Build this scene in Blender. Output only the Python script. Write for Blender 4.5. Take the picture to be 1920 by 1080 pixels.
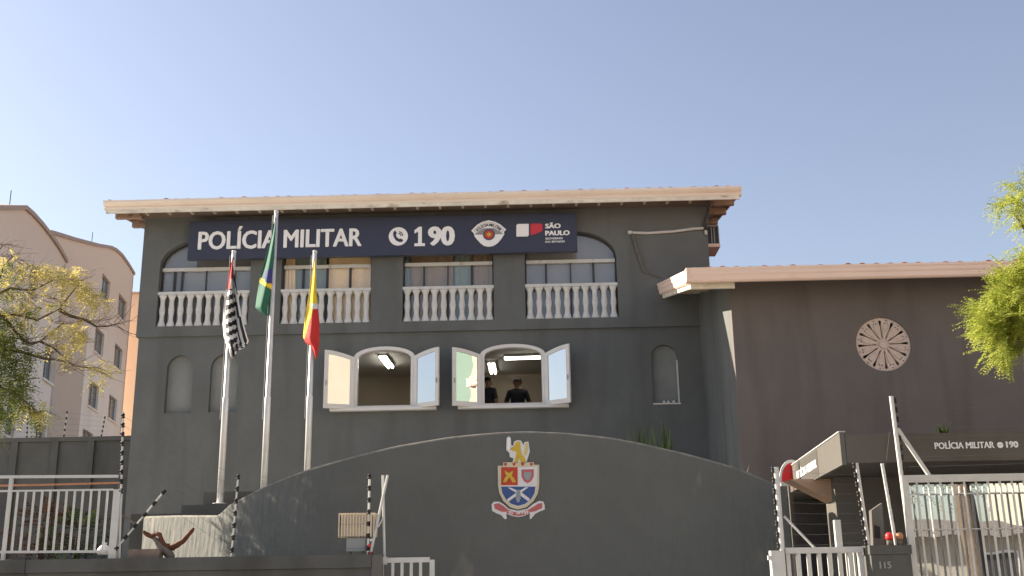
import bpy, bmesh, math, random
from mathutils import Vector, Matrix
from mathutils.geometry import tessellate_polygon
random.seed(7)
R_ = math.radians
sc = bpy.context.scene
for o in list(bpy.data.objects): bpy.data.objects.remove(o)
col = sc.collection

# ---------------------------------------------------------------- camera
FPX, YAW, PITCH, ROLL = 2000.0, R_(1.18), R_(15.38), R_(0.90)
CAM = Vector((0, 0, 1.6))
_f = Vector((-math.sin(YAW)*math.cos(PITCH), math.cos(YAW)*math.cos(PITCH), math.sin(PITCH)))
_r = Vector((math.cos(YAW), math.sin(YAW), 0)); _u = _r.cross(_f)
CR = math.cos(ROLL)*_r - math.sin(ROLL)*_u
CU = math.sin(ROLL)*_r + math.cos(ROLL)*_u
cam = bpy.data.objects.new('camera', bpy.data.cameras.new('camera'))
col.objects.link(cam); sc.camera = cam
cam.data.sensor_width = 36; cam.data.lens = 36*FPX/1920
cam.data.clip_end = 6000; cam.data.clip_start = .05
m = Matrix((CR, CU, -_f)).transposed().to_4x4(); m.translation = CAM
cam.matrix_world = m

# ---------------------------------------------------------------- light
SUN = Vector((-1, .36, .587)).normalized()           # towards the sun
sun = bpy.data.objects.new('sun', bpy.data.lights.new('sun', 'SUN')); col.objects.link(sun)
sun.data.energy = 4.5; sun.data.angle = R_(.53); sun.data.color = (1, .87, .70)
sun.rotation_euler = SUN.to_track_quat('Z', 'Y').to_euler()
w = bpy.data.worlds.new('World'); sc.world = w; w.use_nodes = True
nt = w.node_tree; bg = nt.nodes['Background']
sky = nt.nodes.new('ShaderNodeTexSky'); sky.sky_type = 'NISHITA'; sky.sun_disc = False
sky.sun_elevation = math.asin(SUN.z); sky.sun_rotation = math.atan2(SUN.x, SUN.y)
sky.air_density = 1.3; sky.dust_density = 1.0; sky.ozone_density = 2.5; sky.altitude = 0
hs_ = nt.nodes.new('ShaderNodeHueSaturation'); hs_.inputs['Saturation'].default_value = .74; hs_.inputs['Hue'].default_value = .516
nt.links.new(sky.outputs[0], hs_.inputs['Color']); nt.links.new(hs_.outputs[0], bg.inputs[0]); bg.inputs[1].default_value = .059
vs = sc.view_settings
vs.view_transform = 'Standard'; vs.look = 'None'; vs.exposure = 1.6; vs.gamma = 1; vs.use_curve_mapping = False
sc.render.engine = 'CYCLES'

# ---------------------------------------------------------------- pixel helpers
def ray(px, py): return CR*(px-960) + CU*(540-py) + _f*FPX
def W(px, py, Y): d = ray(px, py); return CAM + d*(Y/d.y)
def WX(px, py, X): d = ray(px, py); return CAM + d*(X/d.x)
def WZ(px, py, Z): d = ray(px, py); return CAM + d*((Z-CAM.z)/d.z)

# ---------------------------------------------------------------- materials
M = {}
def mat(name, c, rough=.6, var=.12, scale=3.0, bump=0.0, bscale=20.0, metal=0.0, spec=.4, dirt=None, fine=0.0, stretch=None, bst=None):
    m = bpy.data.materials.new(name); m.use_nodes = True; t = m.node_tree; N = t.nodes; L = t.links
    b = N['Principled BSDF']; b.inputs['Roughness'].default_value = rough; b.inputs['Metallic'].default_value = metal
    b.inputs['Specular IOR Level'].default_value = spec
    g = N.new('ShaderNodeNewGeometry'); pos = g.outputs['Position']
    if stretch:
        mp = N.new('ShaderNodeMapping'); mp.inputs['Scale'].default_value = stretch
        L.new(pos, mp.inputs[0]); spos = mp.outputs[0]
    else: spos = pos
    n = N.new('ShaderNodeTexNoise'); n.inputs['Scale'].default_value = scale; n.inputs['Detail'].default_value = 5
    n.inputs['Roughness'].default_value = .65
    L.new(spos, n.inputs['Vector'])
    r = N.new('ShaderNodeValToRGB'); r.color_ramp.elements[0].position = .3; r.color_ramp.elements[1].position = .7
    r.color_ramp.elements[0].color = (*[x*(1-var) for x in c], 1)
    r.color_ramp.elements[1].color = (*[min(1, x*(1+var)) for x in c], 1)
    L.new(n.outputs['Fac'], r.inputs[0]); out = r.outputs[0]
    if dirt:
        dc, dscale, dlo, dhi, dst = dirt
        mp = N.new('ShaderNodeMapping'); mp.inputs['Scale'].default_value = dst; L.new(pos, mp.inputs[0])
        n2 = N.new('ShaderNodeTexNoise'); n2.inputs['Scale'].default_value = dscale; n2.inputs['Detail'].default_value = 6
        L.new(mp.outputs[0], n2.inputs['Vector'])
        mr = N.new('ShaderNodeMapRange'); mr.inputs[1].default_value = dlo; mr.inputs[2].default_value = dhi
        L.new(n2.outputs['Fac'], mr.inputs[0])
        mx = N.new('ShaderNodeMixRGB'); L.new(mr.outputs[0], mx.inputs[0]); L.new(out, mx.inputs[1])
        mx.inputs[2].default_value = (*dc, 1); out = mx.outputs[0]
    L.new(out, b.inputs['Base Color'])
    if bump:
        n3 = N.new('ShaderNodeTexNoise'); n3.inputs['Scale'].default_value = bscale; n3.inputs['Detail'].default_value = 4
        if bst:
            bm_ = N.new('ShaderNodeMapping'); bm_.inputs['Scale'].default_value = bst; bm_.inputs['Rotation'].default_value = (0, R_(-14), 0); L.new(pos, bm_.inputs[0]); L.new(bm_.outputs[0], n3.inputs['Vector'])
        else: L.new(pos, n3.inputs['Vector'])
        bp = N.new('ShaderNodeBump'); bp.inputs['Strength'].default_value = 1.0; bp.inputs['Distance'].default_value = bump
        L.new(n3.outputs['Fac'], bp.inputs['Height'])
        if fine:
            n4 = N.new('ShaderNodeTexNoise'); n4.inputs['Scale'].default_value = 90; L.new(pos, n4.inputs['Vector'])
            bp2 = N.new('ShaderNodeBump'); bp2.inputs['Distance'].default_value = fine
            L.new(n4.outputs['Fac'], bp2.inputs['Height']); L.new(bp.outputs[0], bp2.inputs['Normal']); bp = bp2
        L.new(bp.outputs[0], b.inputs['Normal'])
    M[name] = m; return m
mat('facade', (.128, .137, .136), .75, .10, .9, .022, 3.5, dirt=((.100, .104, .100), 1.6, .50, .74, (1.3, 1.3, .16)), fine=.002)
mat('wingfront', (.144, .126, .119), .75, .08, 1.1, .014, 3.5, dirt=((.112, .096, .09), 1.7, .50, .74, (1.3, 1.3, .16)), fine=.002)  # browner than the facade grey, on the wing's front wall only
mat('archpaint', (.126, .131, .123), .8, .08, 1.5, .035, 9.0, dirt=((.22, .205, .175), 1.4, .66, .76, (1, 1, .6)), fine=.004, bst=(1, 1, .32))  # pale blotches: faded paint, and sunlit patches put into the colour
mat('streetwall', (.095, .096, .09), .75, .12, 1.6, .006, 8.0, dirt=((.06, .058, .052), 1.6, .5, .7, (1, 1, .3)), fine=.002)
mat('archtop_lit', (.19, .18, .155), .9, .35, 6.0, .006, 20)  # paler than the wall: sunlight on the weathered top edge put into the colour
mat('eave', (.86, .75, .65), .55, .04, 1.2, .001, 14, dirt=((.76, .62, .53), 2.2, .55, .8, (.4, 1, 1)))
mat('eavewing', (.86, .66, .56), .55, .04, 1.2, .001, 14, dirt=((.78, .57, .48), 2.2, .55, .8, (.4, 1, 1)))
mat('eaveboard', (.78, .73, .61), .6, .15, 3, .002, 14, dirt=((.3, .2, .14), 4, .58, .75, (.5, 1, 1)))
mat('soffit', (.38, .27, .20), .8, .2, 3, .004, 10, dirt=((.16, .09, .06), 5, .5, .7, (1, 1, 1)))
mat('rafter', (.48, .40, .32), .7, .15, 6)
mat('tile', (.42, .20, .12), .85, .3, 5, .004, 25, dirt=((.10, .08, .07), 6, .5, .75, (1, 1, 1)))
mat('white', (.72, .71, .69), .45, .05, 4, .001, 30)
mat('whitemetal', (.58, .58, .555), .4, .08, 5, dirt=((.38, .33, .27), 9, .62, .8, (1, 1, .4)))
mat('polemetal', (.74, .73, .71), .32, .06, 6, metal=.2)
mat('baluster', (.60, .60, .59), .6, .1, 8, .002, 40)
mat('signnavy', (.044, .049, .082), .38, .06, 1.5, .0004, 6)
mat('letter', (.90, .90, .91), .4, .02, 4)
mat('black', (.012, .012, .014), .5, .1, 5)
mat('darkframe', (.045, .045, .05), .45, .1, 5)
mat('rubber', (.02, .02, .02), .6, .1, 9)
mat('porcelain', (.75, .74, .70), .3, .05, 9)
mat('niche', (.225, .24, .235), .8, .1, 1.8, .006, 7)
mat('roomwall', (.42, .37, .29), .8, .04, 1.5)
mat('roomceil', (.50, .49, .46), .8, .04, 1.5)
mat('roomfloor', (.18, .15, .12), .6, .1, 2)
mat('curtain', (.88, .67, .40), .9, .06, 2, .01, 6)
mat('curtain_brown', (.30, .225, .145), .9, .1, 2, .01, 6)
mat('curtain_green', (.22, .27, .235), .9, .08, 2, .01, 6)
mat('skytone', (.26, .265, .265), .8, .04, 2)  # grey standing in for sky mirrored in the outer panes
mat('red', (.80, .03, .03), .45, .05, 4)
mat('signred', (.60, .045, .07), .45, .04, 4)
mat('navyprint', (.03, .035, .10), .5, .05, 4)
mat('greyprint', (.30, .30, .32), .5, .05, 4)
mat('purpleprint', (.10, .07, .17), .5, .05, 4)
mat('gold', (.60, .42, .05), .5, .12, 12)
mat('goldpale', (.62, .53, .25), .5, .1, 12)
mat('crestred', (.50, .06, .025), .5, .08, 8)
mat('crestblue', (.045, .09, .27), .5, .08, 8)
mat('crestcream', (.62, .56, .40), .5, .06, 8)
mat('crestgrey', (.28, .33, .34), .5, .06, 8)
mat('crestpink', (.50, .13, .13), .5, .06, 8)
mat('crestwhite', (.72, .71, .72), .5, .04, 8)
mat('aptpink', (.66, .49, .39), .85, .04, .6, .002, 8, dirt=((.42, .29, .22), .5, .55, .8, (1, 1, .2)))
mat('aptwhite', (.92, .81, .70), .85, .04, .6, .002, 8, dirt=((.80, .71, .62), .5, .55, .8, (1, 1, .2)))
mat('aptbrown', (.62, .50, .40), .85, .04, .6, .002, 8)
mat('aptorange', (.66, .52, .40), .85, .04, .6, .002, 8)
mat('aptcream', (.40, .38, .32), .85, .04, .6, .002, 8)
mat('aptmint', (.22, .32, .27), .85, .04, .6, .002, 8)
mat('apttrim', (.46, .34, .27), .7, .1, 2)
mat('asphalt', (.11, .108, .105), .9, .2, 3, .004, 60)
mat('pavement', (.42, .40, .37), .9, .15, 2, .004, 30)
mat('kerb', (.34, .33, .31), .9, .1, 3, .004, 30)
mat('earth', (.26, .20, .14), .95, .2, .4, .02, 5)
mat('yard', (.58, .55, .50), .9, .12, 1.2, .004, 20)
mat('roadpaint', (.68, .66, .58), .8, .2, 8)
mat('bark', (.11, .085, .065), .9, .25, 9, .01, 18)
mat('barkpale', (.20, .155, .13), .9, .2, 9, .006, 18)
mat('drybrown', (.12, .045, .022), .8, .4, 8, .006, 30)
mat('drygrey', (.17, .15, .13), .9, .2, 12, .006, 30)
mat('terracotta', (.46, .22, .12), .8, .15, 5, .002, 20)
mat('peach', (.42, .28, .19), .8, .05, 3)
mat('beigemetal', (.66, .57, .43), .5, .1, 6)
mat('greybox', (.28, .30, .31), .5, .06, 4)
mat('panelgrey', (.125, .118, .105), .5, .05, 3)
mat('panelmid', (.085, .08, .073), .5, .05, 3)
mat('canopy', (.115, .108, .095), .7, .08, 1.2, .004, 6, dirt=((.085, .075, .062), 2, .5, .75, (1, 1, .5)))
mat('rosette', (.60, .49, .43), .8, .12, 9, .003, 40)
mat('eaveshade', (.15, .115, .09), .85, .15, 3)  # shadow under the eave put into a darker brown than the soffit
mat('wire', (.16, .16, .16), .4, .05, 4, metal=.7)
mat('skin', (.34, .20, .14), .6, .05, 9)
mat('shirt', (.035, .036, .042), .85, .1, 9)
mat('trousers', (.03, .03, .035), .85, .1, 9)
mat('hair', (.012, .01, .008), .7, .1, 30)
mat('flagwhite', (.70, .69, .68), .8, .05, 6)
mat('flagblack', (.018, .018, .022), .8, .1, 6)
mat('flagred', (.55, .035, .03), .8, .08, 6)
mat('flagyellow', (.78, .56, .03), .8, .06, 6)
mat('flaggreen', (.02, .13, .085), .8, .08, 6)
mat('flagblue', (.04, .045, .19), .8, .08, 6)
mat('acdark', (.05, .055, .07), .5, .08, 6)

def leafmat(name, a, b, trans=.45):
    m = bpy.data.materials.new(name); m.use_nodes = True; t = m.node_tree; N = t.nodes; L = t.links
    N.remove(N['Principled BSDF']); out = N['Material Output']
    g = N.new('ShaderNodeNewGeometry'); r = N.new('ShaderNodeValToRGB')
    r.color_ramp.elements[0].color = (*a, 1); r.color_ramp.elements[1].color = (*b, 1)
    L.new(g.outputs['Random Per Island'], r.inputs[0])
    d = N.new('ShaderNodeBsdfDiffuse'); tr = N.new('ShaderNodeBsdfTranslucent'); mx = N.new('ShaderNodeMixShader')
    L.new(r.outputs[0], d.inputs[0]); L.new(r.outputs[0], tr.inputs[0]); mx.inputs[0].default_value = trans
    L.new(d.outputs[0], mx.inputs[1]); L.new(tr.outputs[0], mx.inputs[2]); L.new(mx.outputs[0], out.inputs[0])
    M[name] = m
leafmat('leafyellow', (.42, .36, .09), (.66, .57, .24))
leafmat('leafgreen', (.07, .10, .035), (.22, .25, .07), .5)
leafmat('leaflime', (.24, .31, .05), (.52, .53, .12), .5)
leafmat('leafbush', (.02, .035, .012), (.05, .075, .02))
leafmat('leafgrass', (.08, .11, .03), (.17, .20, .06))
leafmat('leafcroton', (.035, .020, .016), (.055, .032, .022))

def glass(name, refl, tint, tcol=(1, 1, 1)):
    m = bpy.data.materials.new(name); m.use_nodes = True; t = m.node_tree; N = t.nodes; L = t.links
    N.remove(N['Principled BSDF']); out = N['Material Output']
    g = N.new('ShaderNodeBsdfGlossy'); g.inputs['Roughness'].default_value = .01; g.inputs[0].default_value = (*tint, 1)
    tr = N.new('ShaderNodeBsdfTransparent'); tr.inputs[0].default_value = (*tcol, 1)
    mx = N.new('ShaderNodeMixShader'); fr = N.new('ShaderNodeFresnel'); ge0 = N.new('ShaderNodeNewGeometry'); im = N.new('ShaderNodeMapRange'); im.inputs[3].default_value = 1.45; im.inputs[4].default_value = 1/1.45
    L.new(ge0.outputs['Backfacing'], im.inputs[0]); L.new(im.outputs[0], fr.inputs[0])
    mr = N.new('ShaderNodeMapRange'); mr.inputs[3].default_value = refl; mr.inputs[4].default_value = 1
    n = N.new('ShaderNodeTexNoise'); n.inputs['Scale'].default_value = 1.3
    bp = N.new('ShaderNodeBump'); bp.inputs['Distance'].default_value = .0025
    ge = N.new('ShaderNodeNewGeometry'); L.new(ge.outputs['Position'], n.inputs['Vector'])
    L.new(n.outputs['Fac'], bp.inputs['Height']); L.new(bp.outputs[0], g.inputs['Normal'])
    L.new(fr.outputs[0], mr.inputs[0]); L.new(mr.outputs[0], mx.inputs[0])
    L.new(tr.outputs[0], mx.inputs[1]); L.new(g.outputs[0], mx.inputs[2]); L.new(mx.outputs[0], out.inputs[0])
    M[name] = m
glass('glass', .03, (.9, .93, .96), (1, 1, 1))
glass('mirrorglass', .62, (.86, .88, .9), (.3, .3, .3))
glass('gateglass', .74, (.9, .92, .95), (.35, .35, .35))
mat('winpane', (.13, .16, .15), .12, .25, .8, spec=.5)
glass('farglass', .30, (.8, .9, .88), (.45, .5, .48))
def emit(name, c, s):
    m = bpy.data.materials.new(name); m.use_nodes = True; b = m.node_tree.nodes['Principled BSDF']
    b.inputs['Emission Color'].default_value = (*c, 1); b.inputs['Emission Strength'].default_value = s
    b.inputs['Base Color'].default_value = (.8, .8, .8, 1); M[name] = m
emit('tube', (1, .95, .84), 3.5); emit('tube_bright', (1, .95, .84), 9.0)

# ---------------------------------------------------------------- object helpers
def wloc(o):
    v = Vector()
    while o: v += o.location; o = o.parent
    return v
def thing(name, loc, label, cat, group=None):
    o = bpy.data.objects.new(name, None); col.objects.link(o); o.location = loc; o.empty_display_size = .2
    o['label'] = label; o['category'] = cat
    if group: o['group'] = group
    return o
def tag(o, label, cat, group=None):
    o['label'] = label; o['category'] = cat
    if group: o['group'] = group
    return o
def link(name, me, parent=None, at=None):
    o = bpy.data.objects.new(name, me); col.objects.link(o)
    p = Vector(at) if at is not None else Vector()
    if parent: o.parent = parent; o.location = p - wloc(parent)
    else: o.location = p
    return o
def struct(o): o['kind'] = 'structure'; return o
class MB:
    def __init__(s): s.v = []; s.f = []; s.mi = []; s.cur = 0
    def face(s, idx): s.f.append(idx); s.mi.append(s.cur)
    def box(s, a, b):
        x0, y0, z0 = a; x1, y1, z1 = b
        if x0 > x1: x0, x1 = x1, x0
        if y0 > y1: y0, y1 = y1, y0
        if z0 > z1: z0, z1 = z1, z0
        n = len(s.v)
        s.v += [(x0,y0,z0),(x1,y0,z0),(x1,y1,z0),(x0,y1,z0),(x0,y0,z1),(x1,y0,z1),(x1,y1,z1),(x0,y1,z1)]
        for q in ((0,3,2,1),(4,5,6,7),(0,1,5,4),(1,2,6,5),(2,3,7,6),(3,0,4,7)): s.face([n+i for i in q])
        return s
    def bar(s, p, q, wd, dp=None, up=(0, 1, 0)):
        """rectangular bar from p to q, width wd across, depth dp along 'up'"""
        dp = dp or wd; p = Vector(p); q = Vector(q); d = (q-p).normalized(); u = Vector(up)
        u = (u - d*u.dot(d)).normalized(); x = d.cross(u); n = len(s.v)
        for c in (p, q):
            for a, b in ((-1,-1),(1,-1),(1,1),(-1,1)): s.v.append(tuple(c + x*a*wd/2 + u*b*dp/2))
        for f in ((0,1,2,3),(7,6,5,4),(0,4,5,1),(1,5,6,2),(2,6,7,3),(3,7,4,0)): s.face([n+i for i in f])
        return s
    def tube(s, pts, rad, sides=8, cap=True):
        pts = [Vector(p) for p in pts]; k = len(pts)
        if not hasattr(rad, '__len__'): rad = [rad]*k
        n = len(s.v); prev = None
        for i, p in enumerate(pts):
            d = (pts[min(i+1, k-1)] - pts[max(i-1, 0)]).normalized()
            a = Vector((1, 0, 0)) if abs(d.x) < .8 else Vector((0, 1, 0))
            if prev is not None: a = prev
            a = (a - d*a.dot(d)).normalized(); prev = a; b = d.cross(a)
            for j in range(sides):
                t = 2*math.pi*j/sides
                s.v.append(tuple(p + (a*math.cos(t) + b*math.sin(t))*rad[i]))
        for i in range(k-1):
            for j in range(sides):
                a = n+i*sides+j; b = n+i*sides+(j+1) % sides
                s.face([a, b, b+sides, a+sides])
        if cap:
            s.face([n+j for j in reversed(range(sides))]); s.face([n+(k-1)*sides+j for j in range(sides)])
        return s
    def lathe(s, prof, c, sides=10):
        n = len(s.v)
        for r, z in prof:
            for j in range(sides):
                t = 2*math.pi*j/sides; s.v.append((c[0]+r*math.cos(t), c[1]+r*math.sin(t), c[2]+z))
        for i in range(len(prof)-1):
            for j in range(sides):
                a = n+i*sides+j; b = n+i*sides+(j+1) % sides; s.face([a, b, b+sides, a+sides])
        s.face([n+j for j in reversed(range(sides))]); s.face([n+(len(prof)-1)*sides+j for j in range(sides)])
        return s
    def poly(s, outline, holes, O, U, V, depth):
        """plate: outline (u,v) on plane O+uU+vV, thickness going along -N (N=UxV)"""
        O = Vector(O); U = Vector(U); V = Vector(V); Nn = U.cross(V).normalized()
        loops = [outline] + list(holes); tr = tessellate_polygon([[Vector((a, b, 0)) for a, b in l] for l in loops])
        flat = [p for l in loops for p in l]; n = len(s.v); k = len(flat)
        for a, b in flat: s.v.append(tuple(O+U*a+V*b))
        for a, b in flat: s.v.append(tuple(O+U*a+V*b-Nn*depth))
        for t in tr:
            a, b, c = [Vector((*flat[i], 0)) for i in t]
            t = list(t) if (b-a).cross(c-a).z > 0 else [t[0], t[2], t[1]]
            s.face([n+i for i in t]); s.face([n+k+i for i in reversed(t)])
        o = 0
        for li, l in enumerate(loops):
            ar = sum(l[i][0]*l[(i+1) % len(l)][1]-l[(i+1) % len(l)][0]*l[i][1] for i in range(len(l)))
            ccw = (ar > 0) == (li == 0)
            for i in range(len(l)):
                a = n+o+i; b = n+o+(i+1) % len(l)
                q = [a, a+k, b+k, b]
                s.face(q if ccw else q[::-1])
            o += len(l)
        return s
    def mesh(s, name, mats, smooth=False):
        me = bpy.data.meshes.new(name); me.from_pydata(s.v, [], s.f)
        for mm in (mats if isinstance(mats, (list, tuple)) else [mats]): me.materials.append(M[mm])
        if max(s.mi, default=0): me.polygons.foreach_set('material_index', s.mi)
        if smooth: me.polygons.foreach_set('use_smooth', [True]*len(me.polygons))
        me.update(); return me
    def build(s, name, mats, parent=None, smooth=False, at=None): return link(name, s.mesh(name, mats, smooth), parent, at)
def box(name, a, b, mt, parent=None): return MB().box(a, b).build(name, mt, parent)
XV, ZV = Vector((1, 0, 0)), Vector((0, 0, 1))
def plate(name, outline, holes, Y, depth, mt, parent=None):
    """front-facing plate (faces -Y) in world X,Z"""
    return MB().poly(outline, holes, (0, Y, 0), XV, ZV, depth).build(name, mt, parent)
def arch(x0, x1, z0, zs, rise, n=16):
    c = (x0+x1)/2; a = (x1-x0)/2
    return [(x0, z0), (x1, z0)] + [(c+a*math.cos(math.pi*i/n), zs+rise*math.sin(math.pi*i/n)) for i in range(n+1)]
def circ(cx, cz, r, n=24, a0=0, a1=2*math.pi):
    full = abs(a1-a0-2*math.pi) < 1e-6
    return [(cx+r*math.cos(a0+(a1-a0)*i/n), cz+r*math.sin(a0+(a1-a0)*i/n)) for i in range(n if full else n+1)]
def pxpoly(pts, Y): return [(lambda p: (p.x, p.z))(W(a, b, Y)) for a, b in pts]
def text_mesh(s, extrude=.01, offset=0.0, spacing=1.0):
    cu = bpy.data.curves.new('t', 'FONT'); cu.body = s; cu.extrude = extrude; cu.offset = offset; cu.resolution_u = 3
    cu.space_character = spacing
    o = bpy.data.objects.new('t', cu); col.objects.link(o)
    dg = bpy.context.evaluated_depsgraph_get(); me = bpy.data.meshes.new_from_object(o.evaluated_get(dg))
    bpy.data.objects.remove(o); return me
def lettering(s, x0, x1, z0, z1, Y, mt, parent, extrude=.01, offset=.02, spacing=1.0, name='lettering', U=None, O=None, caps=None):
    bold = offset; offset = 0.0
    """text stretched to a box on a front-facing plane (or plane O,U)"""
    me = text_mesh(s, .5, offset, spacing)
    xs = [v.co.x for v in me.vertices]
    ref = text_mesh(caps or s, .5, offset, spacing); ys = [v.co.y for v in ref.vertices]
    a0, a1, b0, b1 = min(xs), max(xs), min(ys), max(ys)
    U = Vector(U) if U else XV; O = Vector(O) if O else Vector((0, Y, 0)); Nn = U.cross(ZV).normalized()
    bm = bmesh.new(); bm.from_mesh(me); base = [v for v in bm.verts]
    geo = bm.verts[:] + bm.edges[:] + bm.faces[:]
    for k, (dx, dy) in enumerate(((bold*1.6, 0), (-bold*1.6, 0), (bold*.8, bold*.7), (-bold*.8, -bold*.7), (bold*.8, -bold*.7), (-bold*.8, bold*.7))):
        d = bmesh.ops.duplicate(bm, geom=geo)
        bmesh.ops.translate(bm, verts=[g for g in d['geom'] if isinstance(g, bmesh.types.BMVert)], vec=(dx, dy, -.02*(k+1)))
    bm.to_mesh(me); bm.free()
    a0 -= bold*1.6; a1 += bold*1.6; b0 -= bold*.7; b1 += bold*.7
    for v in me.vertices:
        u = x0+(v.co.x-a0)/(a1-a0)*(x1-x0); z = z0+(v.co.y-b0)/(b1-b0)*(z1-z0)
        v.co = O + U*u + ZV*z + Nn*(v.co.z+.5)*extrude
    me.materials.clear(); me.materials.append(M[mt])
    return link(name, me, parent)
# ================================================================ GROUND
g = MB(); g.box((-3000, -3000, -.5), (3000, 3000, 0)); struct(g.build('ground', 'earth'))
struct(box('road', (-90, 2, .004), (90, 9.6, .012), 'asphalt'))
for n_, (a, b) in dict(pavement=(9.75, 13.36), opposite_pavement=(-3, 1.85)).items():
    struct(box(n_, (-90, a, .004), (90, b, .14), 'pavement'))
kb = MB().box((0, 0, 0), (.98, .15, .15)).mesh('kerb', 'kerb')
for n_, y in dict(kerb=9.6, opposite_kerb=1.85).items():
    k0 = struct(link(n_, kb, None, (-20, y, .004)))
    for i in range(1, 40): link('kerbstone', kb, k0, (-20+i, y, .004))
mk = struct(box('road_marking', (-40, 5.74, .016), (-38, 5.86, .020), 'roadpaint'))
for i in range(1, 20): box('dash', (-40+i*4, 5.74, .016), (-38+i*4, 5.86, .020), 'roadpaint', mk)

# curved front wall: plan Y(X) and terrace behind it
def wy(x):
    u = max(0, -2.4-x); return 15.0 + (.25*u*u if u < 2.1 else 1.1025+1.05*(u-2.1))
def on_wall(px, py):
    d = ray(px, py); t = 15/d.y
    for _ in range(200):
        p = CAM + d*t; t += (wy(p.x)-p.y)*.35/d.y
    return CAM + d*t
ter = MB(); pts = []
xs = [-6.6+i*.2 for i in range(51)]
outl = [(x, wy(x)+.27) for x in xs] + [(3.55, 15.27), (3.55, 30), (-24, 30), (-24, 13.75), (-7.6, 13.75), (-7.0, 18.9)]
terr = MB().poly(outl, [], (0, 0, 2.0), (1, 0, 0), (0, 1, 0), 2.0).build('terrace', 'yard'); struct(terr)
struct(box('forecourt', (-6.5, 13.66, .004), (12, 14.9, .10), 'yard'))

# ================================================================ ARCHED FRONT WALL
prof = [(270,968),(330,966),(405,966),(412,962),(430,945),(480,918),(540,892),(577,879),(650,858),(740,836),(840,819),(920,811),(985,808),
        (1060,811),(1140,819),(1200,830),(1300,853),(1380,876),(1440,900),(1475,918)]
cols = []
for i in range(len(prof)-1):
    a, b = prof[i], prof[i+1]; n = max(2, int(abs(b[0]-a[0])/9))
    for k in range(n): t = k/n; cols.append((a[0]+(b[0]-a[0])*t, a[1]+(b[1]-a[1])*t))
cols.append(prof[-1])
# smooth the arc
sm = cols[:]
for _ in range(6):
    sm = [sm[0]] + [(sm[i][0], (sm[i-1][1]+2*sm[i][1]+sm[i+1][1])/4 if sm[i][0] > 440 else sm[i][1]) for i in range(1, len(sm)-1)] + [sm[-1]]
wp = [on_wall(*c) for c in sm]
TH = .24
mb = MB(); rows = []
NR = 26
for i, p in enumerate(wp):
    q = wp[min(i+1, len(wp)-1)] - wp[max(i-1, 0)]; tn = Vector((q.x, q.y, 0)).normalized(); nrm = Vector((tn.y, -tn.x, 0))
    c = []
    for j in range(NR): c.append(Vector((p.x, wy(p.x), (p.z-.03)*j/(NR-1))))
    c.append(Vector((p.x, wy(p.x), p.z-.01)) - nrm*.012)
    c.append(Vector((p.x, wy(p.x), p.z)) - nrm*.03)
    c.append(Vector((p.x, wy(p.x), p.z)) - nrm*(TH-.03))
    c.append(Vector((p.x, wy(p.x), p.z-.03)) - nrm*TH)
    c.append(Vector((p.x, wy(p.x), 0)) - nrm*TH)
    rows.append((c, nrm))
for c, nrm in rows: mb.v += [tuple(v) for v in c]
K = len(rows[0][0])
for i in range(len(rows)-1):
    for j in range(K-1):
        mb.cur = 1 if NR-1 <= j <= NR+2 else 0
        mb.face([i*K+j, (i+1)*K+j, (i+1)*K+j+1, i*K+j+1])
mb.cur = 0
mb.face(list(range(K))[::-1]); mb.face([(len(rows)-1)*K+j for j in range(K)])
aw = thing('arched_wall', wp[0], 'dark grey arched stucco wall carrying the coat of arms, sunlit at its low left end', 'wall')
for v in range(0): pass
mb.build('wall', ['archpaint', 'archtop_lit'], aw, smooth=False)

# ================================================================ MAIN HOUSE
XL, XR, YF = -8.85, 3.95, 23.0
hs = thing('police_station', (-2.5, 23, 2.0), 'two-storey dark grey building with four balustraded arches under a navy sign', 'building')
OPEN = [(-8.43, -6.36), (-5.66, -3.63), (-2.92, -.88), (-.18, 1.88)]
WINX = [(-3.91, -2.70), (-1.13, .165)]
# upper storey plate, slightly proud of the lower one
ZC = 6.96
plate('wall', [(XL, ZC), (XR, ZC), (XR, 9.90), (XL, 9.90)], [arch(a, b, 7.19, 8.60, .62) for a, b in OPEN], YF-.07, .27, 'facade', hs)
WZ0, WZS = 5.31, 6.40
fr_holes = [arch(a-.07, b+.07, WZ0-.03, WZS, .24, 14) for a, b in WINX]
def nich(pxl, pxr, pt, pb, sp):
    a = W(pxl, pb, YF); b = W(pxr, pb, YF); t = W((pxl+pxr)/2, pt, YF)
    return arch(a.x, b.x, a.z, t.z-(b.x-a.x)/2, (b.x-a.x)/2, 14)
niches = [nich(307, 357, 666, 775, 0), nich(390, 442, 664, 773, 0), nich(1225, 1275, 646, 757, 0)]
plate('wall', [(XL+.04, 1.9), (XR, 1.9), (XR, ZC), (XL+.04, ZC)], fr_holes+niches, YF, .25, 'facade', hs)
for n_ in niches: plate('niche', [(x, z) for x, z in n_], [], YF+.13, .06, 'niche', hs)
nx = [p[0] for p in niches[2]]; nz = niches[2][0][1]
plate('niche_trim', [(max(nx)-.03, nz), (max(nx), nz), (max(nx), nz+.95), (max(nx)-.03, nz+.95)], [], YF-.004, .03, 'whitemetal', hs)
box('niche_sill', (min(nx), YF-.015, nz-.02), (max(nx)+.02, YF+.1, nz+.012), 'whitemetal', hs)
for k, dx in enumerate((.24, .33, .45)): MB().lathe([(.02, 0), (.035, .02), (.02, .05), (.004, .06)], (min(nx)+dx, YF+.03, nz+.012), 6).build('chip', 'white', hs)
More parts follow.
